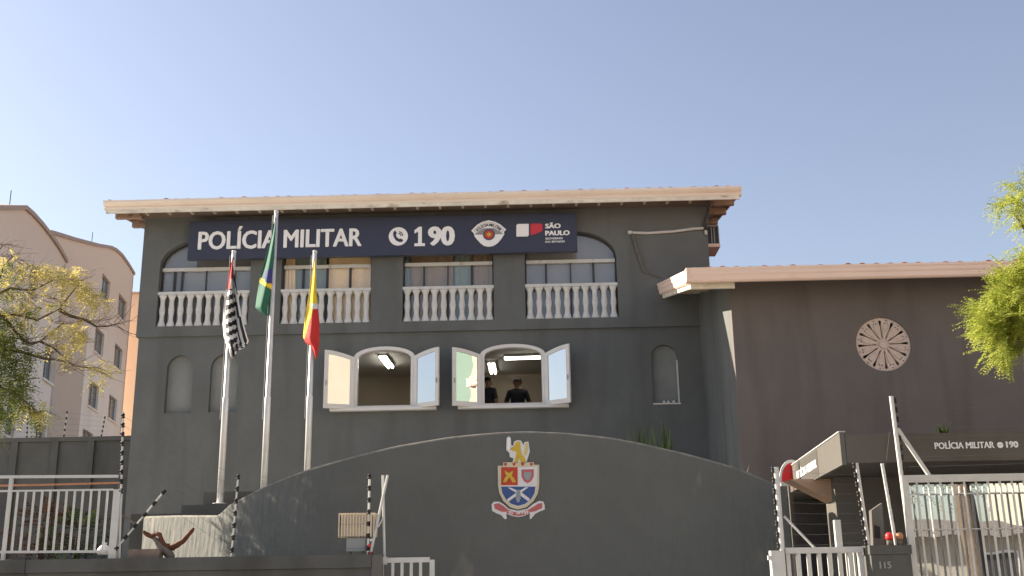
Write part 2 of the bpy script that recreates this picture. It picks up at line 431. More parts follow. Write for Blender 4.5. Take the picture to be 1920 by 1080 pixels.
# side and back walls
box('side_wall', (XL+.04, YF+.25, 1.9), (XL+.26, 31, 9.86), 'facade', hs)
box('side_wall', (XR-.22, YF+.25, 1.9), (XR, 31, 9.86), 'facade', hs)
box('back_wall', (XL+.04, 31, 1.9), (XR, 31.25, 9.86), 'facade', hs)
box('floor_slab', (XL+.26, YF+.25, 6.82), (XR-.22, 31, 7.12), 'roomceil', hs)
box('room_floor', (XL+.26, YF+.25, 4.3), (XR-.22, 31, 4.5), 'roomfloor', hs)
box('room_wall', (XL+.26, 27.5, 4.5), (XR-.22, 27.6, 6.82), 'roomwall', hs)
box('room_wall', (-2.02, YF+.25, 4.5), (-1.9, 27.5, 6.82), 'roomwall', hs)
box('room_wall', (-5.6, YF+.25, 4.5), (-5.5, 27.5, 6.82), 'roomwall', hs)
box('room_wall', (1.6, YF+.25, 4.5), (1.7, 27.5, 6.82), 'roomwall', hs)
box('upper_ceiling', (XL+.26, YF+.25, 9.3), (XR-.22, 31, 9.36), 'roomceil', hs)
box('upper_wall', (XL+.26, 25.0, 7.12), (XR-.22, 25.1, 9.3), 'roomwall', hs)

# loggia glazing, balustrades, curtains
GY = YF+.085
bal_prof = [(.097, 0), (.097, .03), (.082, .075), (.060, .13), (.052, .19), (.052, .24), (.058, .29), (.070, .335), (.062, .36), (.080, .378), (.062, .396), (.068, .42),
            (.056, .47), (.052, .53), (.052, .58), (.056, .635), (.078, .685), (.097, .71), (.097, .735)]
bb_ = MB().lathe(bal_prof, (0, 0, 0), 12); bb_.v = [(x, y*.6, z) for x, y, z in bb_.v]; balm = bb_.mesh('baluster', 'baluster', True)
mull = [[(328,'darkframe',.05),(342,'darkframe',.04),(387,'darkframe',.022),(440,'darkframe',.03)],
        [(569,'darkframe',.05),(614,'darkframe',.05),(657,'curtain_brown',.05)],
        [(795,'darkframe',.035),(840,'curtain_brown',.03),(885,'darkframe',.055)],
        [(1024,'darkframe',.045),(1070,'darkframe',.03),(1113,'darkframe',.05)]]
for k, (a, b) in enumerate(OPEN):
    c = (a+b)/2
    bl = thing('balustrade', (c, YF-.005, 7.19), ['white balustrade in the leftmost arch, behind the striped flag', 'white balustrade behind the yellow and red flag',
              'white balustrade in front of brown and green panes, left of the police badge opening', 'white balustrade in the rightmost arch, under the state logo'][k], 'balustrade', 'white balustrades of the upper storey')
    n = 10; sp = (b-a)/n
    for i in range(n): link('baluster', balm, bl, (a+sp*(i+.5), YF-.005, 7.19))
    box('handrail', (a+.002, YF-.066, 7.925), (b-.002, YF+.055, 7.99), 'baluster', bl)
    # window frame behind it
    wf = MB().poly(arch(a+.001, b-.001, 7.15, 8.60, .62), [arch(a+.035, b-.035, 7.2, 8.61, .575)], (0, GY, 0), XV, ZV, .04).build('window_frame', 'darkframe', hs)
    box('transom', (a+.03, GY-.045, 8.50), (b-.03, GY+.03, 8.575), 'whitemetal', wf)
    for px, mm, wd in mull[k]:
        x = W(px, 520, GY).x; box('mullion', (x-wd/2, GY-.02, 7.2), (x+wd/2, GY+.02, 8.50), 'darkframe', wf)
    edges = [a+.035] + [W(px, 520, GY).x for px, _, _ in mull[k] if px != 328] + [b-.035]
    for i in range(len(edges)-1):
        box('pane', (edges[i]+.004, GY+.024+.004*(i % 2), 7.2), (edges[i+1]-.004, GY+.028+.004*(i % 2), 8.50), 'glass', wf)
    MB().poly(arch(a+.04, b-.04, 8.575, 8.61, .57), [], (0, GY+.024, 0), XV, ZV, .004).build('fanlight_pane', 'glass', wf)
    # what hangs behind the glass
    CY = GY+.055
    def hang(nm, x0, x1, mt, wave=.02, x0b=None, x1b=None):
        mbx = MB(); N = 26
        for j, (zz, aa, bb) in enumerate(((7.13, x0b if x0b is not None else x0, x1b if x1b is not None else x1), (7.7, (x0+(x0b if x0b is not None else x0))/2, (x1+(x1b if x1b is not None else x1))/2), (9.22, x0, x1))):
            for i in range(N+1):
                t = i/N; mbx.v.append((aa+(bb-aa)*t, CY+wave*math.sin(t*22+k), zz))
        for j in range(2):
            for i in range(N): mbx.face([j*(N+1)+i, j*(N+1)+i+1, (j+1)*(N+1)+i+1, (j+1)*(N+1)+i])
        return mbx.build(nm, mt, hs, True)
    X_ = lambda px: W(px, 520, CY).x
    if k in (0, 3): hang('sky_tone_sheet', a+.02, b-.02, 'skytone', .0)  # grey sheet added behind the outer panes for an even sky-reflection tone
    if k == 1:
        hang('curtain', a+.02, X_(551), 'curtain', .012, x1b=X_(562)); hang('curtain', X_(551)+.01, X_(612), 'curtain_green', .006, x0b=X_(562)+.01); hang('curtain', X_(616), b-.02, 'curtain', .012)
    if k == 2:
        hang('curtain', a+.02, X_(768), 'curtain_green', .006, x1b=X_(774)); hang('curtain', X_(768)+.01, X_(850), 'curtain_brown', .012, x0b=X_(774)+.01)
        hang('curtain', X_(852), X_(884), 'curtain_green', .006); hang('curtain', X_(886), b-.02, 'curtain_brown', .012)

# lower windows with open shutters
for k, (a, b) in enumerate(WINX):
    wn = MB().poly(arch(a-.07, b+.07, WZ0-.03, WZS, .24, 18), [arch(a+.02, b-.02, WZ0+.02, WZS-.02, .185, 18)], (0, YF-.05, 0), XV, ZV, .16).build('window', 'white', hs)
    box('sill', (a-.55, YF-.17, WZ0-.10), (b+.55, YF-.002, WZ0-.035), 'white', wn)
    for s in (-1, 1):
        lw = .66; ang = R_(24 if s < 0 else (30, 37)[k])
        hx = a-.045 if s < 0 else b+.045
        U = Vector((s*math.cos(ang), -math.sin(ang), 0)); 
        O = Vector((hx, YF-.075, 0))
        if s < 0: O = O + U*lw; U = -U        # keep U pointing right so the plate faces the street
        def top(u, ins=0):                     # u from the left edge
            h = u if s > 0 else lw-u           # distance from the hinge
            return 6.405 + .125*math.sin(min(1, h/lw)*math.pi/2) - ins
        N = 8
        out = [(0, WZ0-.055), (lw, WZ0-.055)] + [(lw*(1-i/N), top(lw*(1-i/N))) for i in range(N+1)]
        f = .085
        inn = [(f, WZ0+.045), (lw-f, WZ0+.045)] + [(lw-f-(lw-2*f)*i/N, top(lw-f-(lw-2*f)*i/N, f)) for i in range(N+1)]
        sh = MB().poly(out, [inn], O, U, ZV, .045).build('shutter', 'white', wn)
        Nn = U.cross(ZV)
        MB().poly(inn, [], O-Nn*.018, U, ZV, .006).build('pane', 'mirrorglass', sh)
        hu = lw-.04 if s > 0 else .04
        hp = O+U*hu+ZV*5.8+Nn*.012
        MB().bar(hp-ZV*.05, hp+ZV*.05, .018, .02, tuple(Nn)).build('handle', 'greyprint', sh)

# ceiling lamps seen through the windows
def tube_lamp(p, q, label, two=True, mt='tube'):
    p = Vector(p); q = Vector(q); d = (q-p).normalized(); s = Vector((d.y, -d.x, 0))
    t = thing('ceiling_lamp', (p+q)/2, label, 'lamp', 'fluorescent ceiling lamps')
    MB().bar(p+ZV*.03, q+ZV*.03, .20, .05, (0, 0, 1)).build('housing', 'white', t)
    for k in ((-1, 1) if two else (0,)):
        MB().tube([p+s*k*.05-ZV*.02, q+s*k*.05-ZV*.02], .024, 8).build('tube', mt, t)
ZL = 6.755
tube_lamp(WZ(717, 668, ZL), WZ(732, 688, ZL), 'lit fluorescent lamp slanting across the ceiling in the left window', True, 'tube_bright')
tube_lamp(WZ(946, 671, ZL), WZ(1013, 669, ZL), 'long lit fluorescent lamp across the top of the right window')
tube_lamp(WZ(921, 681, ZL), WZ(925, 699, ZL), 'short pair of lit tubes above the people in the right window')

# roof, gutter, rafters
EY = 22.2
EZ0, EZ1 = 9.64, 9.91
xa, xb = -9.50, 4.60
rf_slope = .13
gut = MB()
pf = [(EY+.16, 9.73), (EY+.03, 9.73), (EY+.015, 9.765), (EY+.04, 9.79), (EY-.02, 9.83), (EY-.05, 9.87), (EY-.05, 9.915), (EY-.03, 9.915), (EY-.03, 9.88), (EY+.16, 9.88)]
def profile_x(name, pf, x0, x1, mt, parent):
    m_ = MB(); n = len(pf)
    for x in (x0, x1): m_.v += [(x, y, z) for y, z in pf]
    for i in range(n): j = (i+1) % n; m_.face([i, i+n, j+n, j])
    m_.face(list(range(n))); m_.face([2*n-1-i for i in range(n)])
    me = m_.mesh(name, mt); bm = bmesh.new(); bm.from_mesh(me); bmesh.ops.recalc_face_normals(bm, faces=bm.faces); bm.to_mesh(me); bm.free()
    return link(name, me, parent)
rf = MB()
rf.v += [(xa, EY+.1, 9.86), (xb, EY+.1, 9.86), (xb, 31.8, 9.86+9.5*rf_slope), (xa, 31.8, 9.86+9.5*rf_slope)]
rf.v += [(x, y, z+.05) for x, y, z in rf.v[:4]]
for q in ((0,3,2,1),(4,5,6,7),(0,1,5,4),(1,2,6,5),(2,3,7,6),(3,0,4,7)): rf.face(list(q))
roof = rf.build('roof', 'soffit', hs)
profile_x('gutter', pf, xa-.03, xb+.03, 'eave', roof)
box('fascia_board', (xa+.02, EY+.035, EZ0), (xb-.02, EY+.075, 9.728), 'eaveboard', roof)
# raised sides of the roof
for x in (xa, xb):
    m_ = MB(); m_.bar((x, EY+.17, 9.83), (x, 31.7, 9.83+9.4*rf_slope), .05, .10, (0, 0, 1)); m_.build('verge_board', 'soffit', roof)
# rafters
i = 0; x = XL+.25
box('eave_ceiling_shade', (XL, EY+.076, 9.74), (XR, YF-.071, 9.755), 'eaveshade', roof)  # dark board carries the shade under the front eave in its colour
while x < XR:
    MB().bar((x, EY+.078, 9.685), (x, EY+.26, 9.69), .05, .10, (0, 0, 1)).build('rafter', 'rafter', roof); x += .505
for y in (22.75, 23.75, 24.9):
    z = 9.83+(y-EY)*rf_slope-.13
    box('purlin', (xa+.05, y-.06, z-.09), (XL-.0, y+.06, z+.06), 'soffit', roof)
    box('purlin', (XR+.0, y-.06, z-.09), (xb-.05, y+.06, z+.06), 'soffit', roof)
# roof tiles: eave course one by one, the rest joined
def tile_mesh(L=.42):
    m_ = MB(); n = 6
    for y, r in ((0, .085), (L, .068)):
        for rr in (r, r-.014):
            for i in range(n+1):
                t = math.pi*i/n; m_.v.append((rr*math.cos(t), y, rr*math.sin(t)*.9))
    k = n+1
    for i in range(n):
        m_.face([i, i+1, i+1+2*k, i+2*k]); m_.face([k+i+1, k+i, k+i+2*k, k+i+1+2*k]); m_.face([i, k+i, k+i+1, i+1])
    return m_.mesh('roof_tile', 'tile', True)
tm = tile_mesh()
def tiles(x0, x1, y, z, parent, rf_slope=rf_slope):
    x = x0; i = 0
    while x < x1:
        o = link('roof_tile', tm, parent, (x+random.uniform(-.015, .015), y+random.uniform(-.02, .02), z+random.uniform(-.012, .012)))
        o.rotation_euler = (math.atan(rf_slope), 0, random.uniform(-.03, .03)); x += .25
tiles(xa+.1, xb-.05, EY+.02, 9.873, roof)
def tilesheet(x0, x1, y0, y1, z, parent, rf_slope=rf_slope):
    m_ = MB(); n = int((x1-x0)/.0625)
    ys = [y0+i*(y1-y0)/22 for i in range(23)]
    for j, y in enumerate(ys):
        for i in range(n+1):
            m_.v.append((x0+i*.0625, y, z+(y-y0)*rf_slope + .055*(0, .7, 1, .7)[i % 4] + .0))
    for j in range(22):
        for i in range(n): m_.face([j*(n+1)+i, j*(n+1)+i+1, (j+1)*(n+1)+i+1, (j+1)*(n+1)+i])
    o = m_.build('tile_courses', 'tile', parent, True); o['kind'] = 'stuff'
tilesheet(xa, xb, EY+.42, 31.8, 9.92+.04, roof)

# ================================================================ WING
WYF = 19.2; WXL = 3.65; WXR = 11.5
GX, GYf = 2.80, 18.5
WS = .22
def wz(y, z): return z + WS*(y-GYf)
wg = thing('wing', (7, WYF, 2.0), 'lower brownish-grey wing with a round vent and salmon eave on the right', 'building')
vc = W(1657, 645, WYF); VR = .50
plate('wall', [(WXL, 0.1), (WXR, 0.1), (WXR, 6.98), (WXL, 6.98)], [circ(vc.x, vc.z, VR, 40)], WYF, .22, 'wingfront', wg)
sw_ = MB().box((WXL, WYF+.22, 2.0), (WXL+.22, 22.99, 6.95)); sw_.v = [(x, y, z if z < 3 else wz(y, 6.835)) for x, y, z in sw_.v]; sw_.build('side_wall', 'facade', wg)
box('back_wall', (XR+.01, 29, .1), (WXR, 29.2, 6.9), 'facade', wg)
box('side_wall', (WXR-.2, WYF+.22, .1), (WXR, 29, 6.9), 'facade', wg)
box('vent_back', (vc.x-.6, WYF+.23, vc.z-.6), (vc.x+.6, WYF+.26, vc.z+.6), 'darkframe', wg)
# rosette vent
holes = []
for k in range(12):
    t0 = 2*math.pi*k/12 + .04
    pts = []
    for (r_, h) in ((.12, .007), (.16, .011), (.21, .007), (.32, .009), (.385, .020), (.42, .027), (.442, .025), (.456, .010)): pts.append((r_, h))
    poly = [(r_, -h) for r_, h in pts] + [(r_, h) for r_, h in reversed(pts)]
    holes.append([(vc.x+r_*math.cos(t0)-h*math.sin(t0), vc.z+r_*math.sin(t0)+h*math.cos(t0)) for r_, h in poly])
    for dt, r_ in ((.20, .40), (-.20, .40), (.26, .452), (.262, .36), (.20, .31)):
        holes.append(circ(vc.x+r_*math.cos(t0+dt), vc.z+r_*math.sin(t0+dt), .0135, 6))
ros = plate('rosette_vent', circ(vc.x, vc.z, VR-.002, 40), holes, WYF+.035, .06, 'rosette', wg)
for k in range(12):
    t0 = 2*math.pi*(k+.5)/12 + .04; c_, s_ = math.cos(t0), math.sin(t0)
    pl = [(.10, -.012), (.22, -.03), (.32, -.038), (.375, -.03), (.39, 0), (.375, .03), (.32, .038), (.22, .03), (.10, .012)]
    plate('petal', [(vc.x+r_*c_-h*s_, vc.z+r_*s_+h*c_) for r_, h in pl], [], WYF+.020, .0135, 'rosette', ros)
MB().poly(circ(vc.x, vc.z, .075, 16), [], (0, WYF+.012, 0), XV, ZV, .0215).build('hub', 'rosette', ros)
# wing roof
GX, GYf = 2.80, 18.5
wr = MB()
wr.v += [(GX+.1, GYf+.1, 6.86), (WXR+.5, GYf+.1, 6.86), (WXR+.5, 24, 7.25), (GX+1.6, 24, 7.25), (GX+1.6, 22.9, 7.25), (GX+.1, 22.9, 6.86)]
def deck(x0, x1, y0, y1, z0, z1):
    m_ = MB(); m_.box((x0, y0, z0), (x1, y1, z1)); m_.v = [(x, y, wz(y, z)) for x, y, z in m_.v]; return m_
wroof = deck(GX+.1, WXR+.5, GYf+.1, 22.9, 6.84, 6.88).build('roof', 'soffit', wg)
deck(XR+.02, WXR+.5, 22.9, 29.5, 6.84, 6.88).build('roof_deck', 'soffit', wroof)
pfw = [(GYf+.14, 6.75), (GYf+.02, 6.735), (GYf-.01, 6.765), (GYf-.015, 6.84), (GYf-.035, 6.87), (GYf-.035, 6.93), (GYf-.05, 6.95), (GYf-.05, 6.985), (GYf-.03, 6.985), (GYf-.03, 6.90), (GYf+.14, 6.89)]
profile_x('gutter', pfw, GX, WXR+.5, 'eavewing', wroof)
sd = MB(); n = len(pfw)
for y in (GYf+.15, 22.92): sd.v += [(GX+(yy-GYf), y, wz(y, z)-.03) for yy, z in pfw]
for i in range(n): j = (i+1) % n; sd.face([i, i+n, j+n, j])
sd.face(list(range(n))); sd.face([2*n-1-i for i in range(n)])
me = sd.mesh('side_gutter', 'eavewing'); bm = bmesh.new(); bm.from_mesh(me); bmesh.ops.recalc_face_normals(bm, faces=bm.faces); bm.to_mesh(me); bm.free()
link('side_gutter', me, wroof)
box('gutter_corner', (GX-.05, GYf-.05, 6.735), (GX-.002, GYf+.145, 6.985), 'eavewing', wroof)
box('soffit_board', (GX+.05, GYf+.2, 6.66), (WXL-.002, GYf+.26, 6.83), 'eaveboard', wroof)
deck(GX+.05, GX+.11, GYf+.27, 22.85, 6.62, 6.79).build('soffit_board', 'eaveboard', wroof)
for y in (19.6, 20.6, 21.6, 22.6): deck(GX+.12, WXL-.002, y, y+.07, 6.70, 6.835).build('rafter', 'rafter', wroof)
tiles(GX+.12, WXR+.4, GYf+.02, 6.945, wroof, WS)
tilesheet(XR+.1, WXR+.5, GYf+.42, 29.5, 7.02, wroof, WS)
tilesheet(GX+.1, XR+.05, GYf+.42, 22.8, 7.02, wroof, WS)
# ================================================================ SIGN
SY = 22.70
a_ = W(355, 412, SY); b_ = W(1083, 470, SY)
SX0, SX1, SZ0, SZ1 = -7.74, 1.005, 8.665, 9.57
sg = thing('sign_board', ((SX0+SX1)/2, SY, SZ0), 'long navy police sign board with white lettering and badge under the eave', 'sign')
box('board', (SX0, SY, SZ0), (SX1, SY+.13, SZ1), 'signnavy', sg)
for x in (-7.0, -4.65, -2.0, .5): box('bracket', (x-.03, SY+.131, 9.2), (x+.03, YF-.071, 9.26), 'darkframe', sg)
LY = SY-.001
def pxbox(x0, x1, y0, y1): 
    p = W(x0, y1, SY); q = W(x1, y0, SY); return p.x, q.x, W((x0+x1)/2, y1, SY).z, W((x0+x1)/2, y0, SY).z
x0, x1, z0, z1 = pxbox(371, 679, 431.5, 465)
lettering('POLÍCIA MILITAR', x0, x1, z0, z1, LY, 'letter', sg, .02, .020, 1.0, caps='MILTAR')
x0, x1, z0, z1 = pxbox(776, 853, 425, 461)
w1 = (x1-x0)*.27; hz = z1-z0
plate('lettering', [(x0+w1*a, z0+hz*b) for a, b in ((.05,0),(1,0),(1,.14),(.72,.14),(.72,1),(.45,1),(.05,.82),(.05,.66),(.38,.76),(.38,.14),(.05,.14))], [], SY-.021, .02, 'letter', sg)
lettering('90', x0+(x1-x0)*.34, x1, z0, z1, LY, 'letter', sg, .02, .035, 1.0)
c = W(747, 443.5, SY); ic = MB().poly(circ(c.x, c.z, .215, 32), [], (0, SY-.02, 0), XV, ZV, .019).build('phone_icon', 'letter', sg)
hp = [(-.11, .10), (-.075, .14), (-.03, .075), (-.055, .04), (-.035, -.02), (.02, -.065), (.055, -.055), (.115, -.09), (.085, -.135), (.03, -.14), (-.05, -.10), (-.10, -.02), (-.12, .05)]
plate('handset', [(c.x+x, c.z+z) for x, z in hp], [], SY-.024, .004, 'signnavy', ic)
for k, r_ in enumerate((.07, .11)):
    o_ = circ(c.x-.01, c.z+.0, r_+.012, 8, R_(5), R_(75)) + circ(c.x-.01, c.z, r_-.012, 8, R_(5), R_(75))[::-1]
    plate('sound_wave', o_, [], SY-.024, .004, 'signnavy', ic)
# badge
c = W(916, 438.5, SY); k = 1/88.5
zc = lambda zx, zy: (c.x+((860+zx/8)-916)*k, c.z-((390+zy/8)-438.5)*k)
bd = plate('badge', [zc(*p) for p in [(175,330),(270,235),(350,190),(450,165),(550,190),(640,240),(728,325),(690,365),(700,400),(650,480),(590,550),(520,595),(450,605),(380,590),(320,545),(265,480),(225,425),(215,375)]], [], SY-.02, .019, 'letter', sg)
plate('badge_band', [zc(*p) for p in [(195,328),(280,250),(360,205),(450,185),(545,205),(630,255),(708,325),(665,375),(560,290),(450,258),(350,290),(250,380)]], [], SY-.023, .003, 'greyprint', bd).data.materials[0] = M['crestwhite']
plate('badge_wing', [zc(*p) for p in [(225,400),(360,300),(540,300),(690,400),(560,405),(450,330),(350,405)]], [], SY-.026, .003, 'greyprint', bd)
bc = zc(455, 405)
plate('badge_ring', circ(bc[0], bc[1], .135, 24), [], SY-.029, .003, 'purpleprint', bd)
plate('badge_disc', circ(bc[0], bc[1], .10, 24), [], SY-.032, .003, 'crestred', bd)
plate('badge_star', [(bc[0]+(.075 if i % 2 == 0 else .03)*math.sin(i*math.pi/6), bc[1]+(.075 if i % 2 == 0 else .03)*math.cos(i*math.pi/6)) for i in range(12)], [], SY-.035, .003, 'gold', bd)
# curved badge lettering
def arc_text(s, cx, cz, r, a0, a1, h, Y, mt, parent):
    for i, ch in enumerate(s):
        if ch == ' ': continue
        t = R_(a0+(a1-a0)*i/(len(s)-1)); U = Vector((math.sin(t), 0, -math.cos(t)))
        me = text_mesh(ch, .5, .02); xs = [v.co.x for v in me.vertices]; m0 = (min(xs)+max(xs))/2
        Rd = Vector((math.cos(t), 0, math.sin(t)))
        for v in me.vertices: v.co = Vector((cx, Y, cz)) + Rd*(r+v.co.y*h) + U*((v.co.x-m0)*h) + Vector((0, -(v.co.z+.5)*.003, 0))
        me.materials.clear(); me.materials.append(M[mt]); link('letter', me, parent)
arc_text('POLÍCIA MILITAR', bc[0], bc[1]-.10, .295, 140, 40, .095, SY-.0232, 'signnavy', bd)
# state logo
def lp(zx, zy): p = W(860+zx/8, 390+zy/8, SY); return (p.x, p.z)
plate('logo_square', [lp(*p) for p in [(865,262),(885,242),(1052,240),(1052,410),(1035,428),(865,430)]], [], SY-.015, .014, 'letter', sg)
plate('logo_map', [lp(*p) for p in [(1078,238),(1230,236),(1258,255),(1258,335),(1240,352),(1160,390),(1078,412)]], [], SY-.015, .014, 'signred', sg)
def lt(s, x0, x1, y0, y1, off, caps=None):
    p = lp(x0, y1); q = lp(x1, y0); lettering(s, p[0], q[0], p[1], q[1], LY, 'letter', sg, .008, off, caps=caps)
lt('SÃO', 1298, 1530, 232, 308, .035, 'SO'); lt('PAULO', 1298, 1665, 335, 415, .035)
lt('GOVERNO', 1300, 1562, 440, 474, .02); lt('DO ESTADO', 1300, 1590, 488, 522, .02)

# ================================================================ COAT OF ARMS on the arched wall
em = thing('coat_of_arms', W(971, 972, 14.98), 'painted coat of arms with golden lion, quartered shield and red ribbon', 'emblem')
EYY = 14.985
ez = lambda zx, zy: (lambda p: (p.x, p.z))(W(900+zx/5.4, 790+zy/5.4, EYY))
LV = [0]
def ep(name, pts, mt, parent=em, lift=None, t=.012):
    LV[0] += 1; y = EYY - (lift if lift is not None else 0)
    return plate(name, [ez(*p) for p in pts], [], y, t, mt, parent)
def ell(cx, cy, rx, ry, n=20): return [(cx+rx*math.cos(2*math.pi*i/n), cy-ry*math.sin(2*math.pi*i/n)) for i in range(n)]
rib = ep('ribbon', [(118,840),(140,815),(190,812),(240,840),(290,885),(385,905),(480,885),(540,835),(600,805),(640,812),(655,850),(655,895),(610,910),(560,935),(515,990),(503,985),(505,930),(440,960),(385,968),(330,960),(265,935),(272,985),(250,990),(215,950),(165,930),(122,905)], 'crestwhite')
ep('ribbon_end', [(140,838),(190,828),(235,855),(280,890),(262,918),(215,915),(150,885)], 'crestpink', rib, .004, .004)
ep('ribbon_end', [(632,828),(590,832),(545,862),(490,895),(505,920),(555,912),(628,880)], 'crestpink', rib, .004, .004)
ep('ribbon_band', [(275,893),(385,922),(490,893),(500,930),(440,952),(385,958),(330,952),(268,930)], 'crestpink', rib, .004, .004)
p = ez(285, 946); q = ez(485, 900)
lettering('35º BPM/I', p[0], q[0], p[1]+.004, q[1]-.004, EYY-.0045, 'crestwhite', rib, .003, .03)
shd = ep('shield', [(180,450),(232,450),(235,415),(545,415),(548,440),(600,440),(600,650),(585,735),(540,810),(470,870),(385,893),(305,870),(235,805),(195,725),(182,650)], 'crestcream', em, .008, .012)
ep('shield_field', [(208,468),(580,460),(575,650),(560,730),(520,795),(455,845),(385,862),(320,845),(260,790),(222,720),(210,650)], 'crestwhite', shd, .012, .004)
for x in (258, 345, 432, 520): ep('battlement', [(x-16,422),(x+16,422),(x+12,448),(x-12,448)], 'crestred', shd, .012, .004)
ep('red_quarter', [(213,465),(382,465),(382,648),(213,648)], 'crestred', shd, .016, .004)
ep('blue_half', [(215,662),(562,662),(552,730),(515,790),(455,838),(385,856),(320,838),(262,788),(226,725)], 'crestblue', shd, .016, .004)
ep('pistol', [(250,500),(285,520),(340,570),(365,615),(330,620),(300,570),(262,540)], 'gold', shd, .020, .004)
ep('pistol', [(335,500),(300,520),(255,570),(232,615),(265,620),(290,575),(328,540)], 'gold', shd, .0235, .0035)
sh2 = ep('small_shield', [(420,490),(545,486),(545,560),(520,605),(482,628),(445,607),(420,560)], 'crestpink', shd, .016, .004)
ep('inner_shield', [(445,515),(520,513),(518,560),(500,590),(482,600),(462,588),(446,560)], 'crestgrey', shd, .020, .004)
for P_ in ([(280,672),(310,672),(420,720),(505,785),(490,812),(400,745)], [(492,668),(462,668),(360,730),(275,790),(285,815),(380,750)]):
    LV[0] += .35; ep('rifle', P_, 'crestwhite', shd, .020+(.0035 if P_[0][0] > 400 else 0), .004+(-.0005))
ep('torch', [(372,695),(408,695),(412,780),(398,820),(375,820),(362,780)], 'crestgrey', shd, .028, .004)
lion = ep('lion', [(265,290),(270,170),(290,150),(312,170),(316,240),(335,250),(345,205),(380,190),(415,195),(440,240),(450,210),(490,205),(505,300),(485,370),(470,415),(330,415),(340,375),(300,360),(298,320)], 'crestwhite', em, .004, .012)
ep('lion_body', [(345,255),(360,215),(385,202),(408,210),(412,280),(425,330),(455,370),(470,420),(420,422),(395,375),(385,420),(345,420),(362,360),(370,310),(330,300),(305,285),(310,268)], 'gold', lion, .008, .004)
ep('lion_tail', [(440,330),(452,280),(455,225),(485,215),(490,270),(478,330),(460,350)], 'goldpale', lion, .008, .004)
ep('sword', [(278,280),(280,180),(291,160),(303,180),(303,270),(292,290)], 'letter', lion, .008, .004)

# ================================================================ FLAGPOLES AND FLAGS
FY = 19.0
def pole(px0, py0, px1, py1, label, zb):
    t = W(px1, py1, FY); b = W(px0, py0, FY); x = (t.x+b.x)/2
    th = thing('flagpole', (x, FY, zb), label, 'flagpole', 'flagpoles behind the arched wall')
    MB().tube([(x, FY, zb), (x, FY, zb+1.9), (x, FY, zb+1.92), (x, FY, t.z-.05)], [.058, .055, .046, .038], 14).build('pole', 'polemetal', th, True)
    MB().lathe([(.03, 0), (.045, .02), (.04, .045), (.01, .06)], (x, FY, t.z-.05), 10).build('finial', 'white', th, True)
    MB().lathe([(.13, 0), (.13, .03), (.08, .04)], (x, FY, zb), 12).build('base_plate', 'polemetal', th)
    MB().tube([(x-.062, FY-.03, t.z-.1), (x-.072, FY-.04, zb+1.5)], .005, 5).build('halyard', 'flagwhite', th)
    return x, t.z
# plinth steps behind the low end of the wall
pl = thing('plinth', (-4.6, FY, 2.0), 'stepped grey plinth at the foot of the flagpoles', 'plinth')
z1 = W(341, 947, 18.6).z; z2 = W(382, 923, 18.6).z
box('step', (W(246, 960, 18.6).x, 18.6, 2.0), (W(341, 947, 18.6).x-.002, 19.3, W(246, 964, 18.6).z), 'streetwall', pl)
box('step', (W(341, 947, 18.6).x, 18.6, 2.0), (W(382, 923, 18.6).x-.002, 19.3, z1), 'streetwall', pl)
zp1 = W(413, 947, FY).z
box('step', (W(382, 923, 18.6).x, 18.6, 2.0), (-3.0, 19.3, zp1), 'streetwall', pl)
box('back_step', (W(382, 923, 19.3).x, 19.302, 2.0), (-3.0, 19.6, W(382, 923, 19.3).z), 'streetwall', pl)
x1, t1 = pole(413, 945, 438, 470, 'leftmost flagpole, carrying the black and white striped flag', zp1)
x2, t2 = pole(494, 912, 519, 395, 'tallest flagpole, carrying the green flag', zp1)
x3, t3 = pole(577, 880, 590, 470, 'rightmost flagpole, carrying the yellow and red flag', zp1)
def flag(name, left, right, label, mats, pick, folds=2.4, amp=.07, dy=-.06, nv=70, nu=16):
    def at(line, y):
        for (xa_, ya), (xb_, yb) in zip(line, line[1:]):
            if ya <= y <= yb: return xa_+(xb_-xa_)*(y-ya)/max(1e-6, yb-ya)
        return line[-1][0] if y > line[-1][1] else line[0][0]
    y0 = max(left[0][1], right[0][1]); y1 = min(left[-1][1], right[-1][1])
    m_ = MB(); px = []
    for j in range(nv+1):
        y = y0+(y1-y0)*j/nv; l, r_ = at(left, y), at(right, y)
        for i in range(nu+1):
            t = i/nu; x = l+(r_-l)*t
            wdt = min(1, (r_-l)/18)
            p = W(x, y, FY+dy+amp*wdt*math.sin(t*math.pi*folds+j*.035)+.02*math.sin(j*.16+t*3)); m_.v.append(tuple(p)); px.append((x, y, t))
    for j in range(nv):
        for i in range(nu):
            a = j*(nu+1)+i; x, y, t = [(px[a][q]+px[a+nu+2][q])/2 for q in range(3)]
            m_.cur = pick(x, y, t); m_.face([a, a+1, a+nu+2, a+nu+1])
    th = thing(name, (m_.v[0][0], FY, m_.v[-1][2]), label, 'flag', 'flags on the poles')
    o = m_.build('cloth', mats, th, True)
    so = o.modifiers.new('s', 'SOLIDIFY'); so.thickness = .004
    return th
def sp_pick(x, y, t):
    if y < 542 and t < .70: return 2 if (y < 522 or t < .35) else 0
    if x < 441 + (y-560)*.05 and y < 645:
        s = ((y-490)+ (x-420)*.45)/17.0
        return 1 if (s % 1) < .52 and t > .12 else 0
    s = (x-y*.30+ (y-560)*.06)/9.0
    return 1 if (s % 1) < .52 else 0
flag('flag', [(436,482),(430,510),(424,545),(419,580),(418,610),(420,632),(427,655),(433,672)], [(438.5,482),(439,510),(443,535),(449,570),(458,612),(466,640),(462,649),(446,658),(436,672)],
     'limp black and white striped flag with a red canton on the left pole', ['flagwhite', 'flagblack', 'flagred'], sp_pick, 3.2, .085)
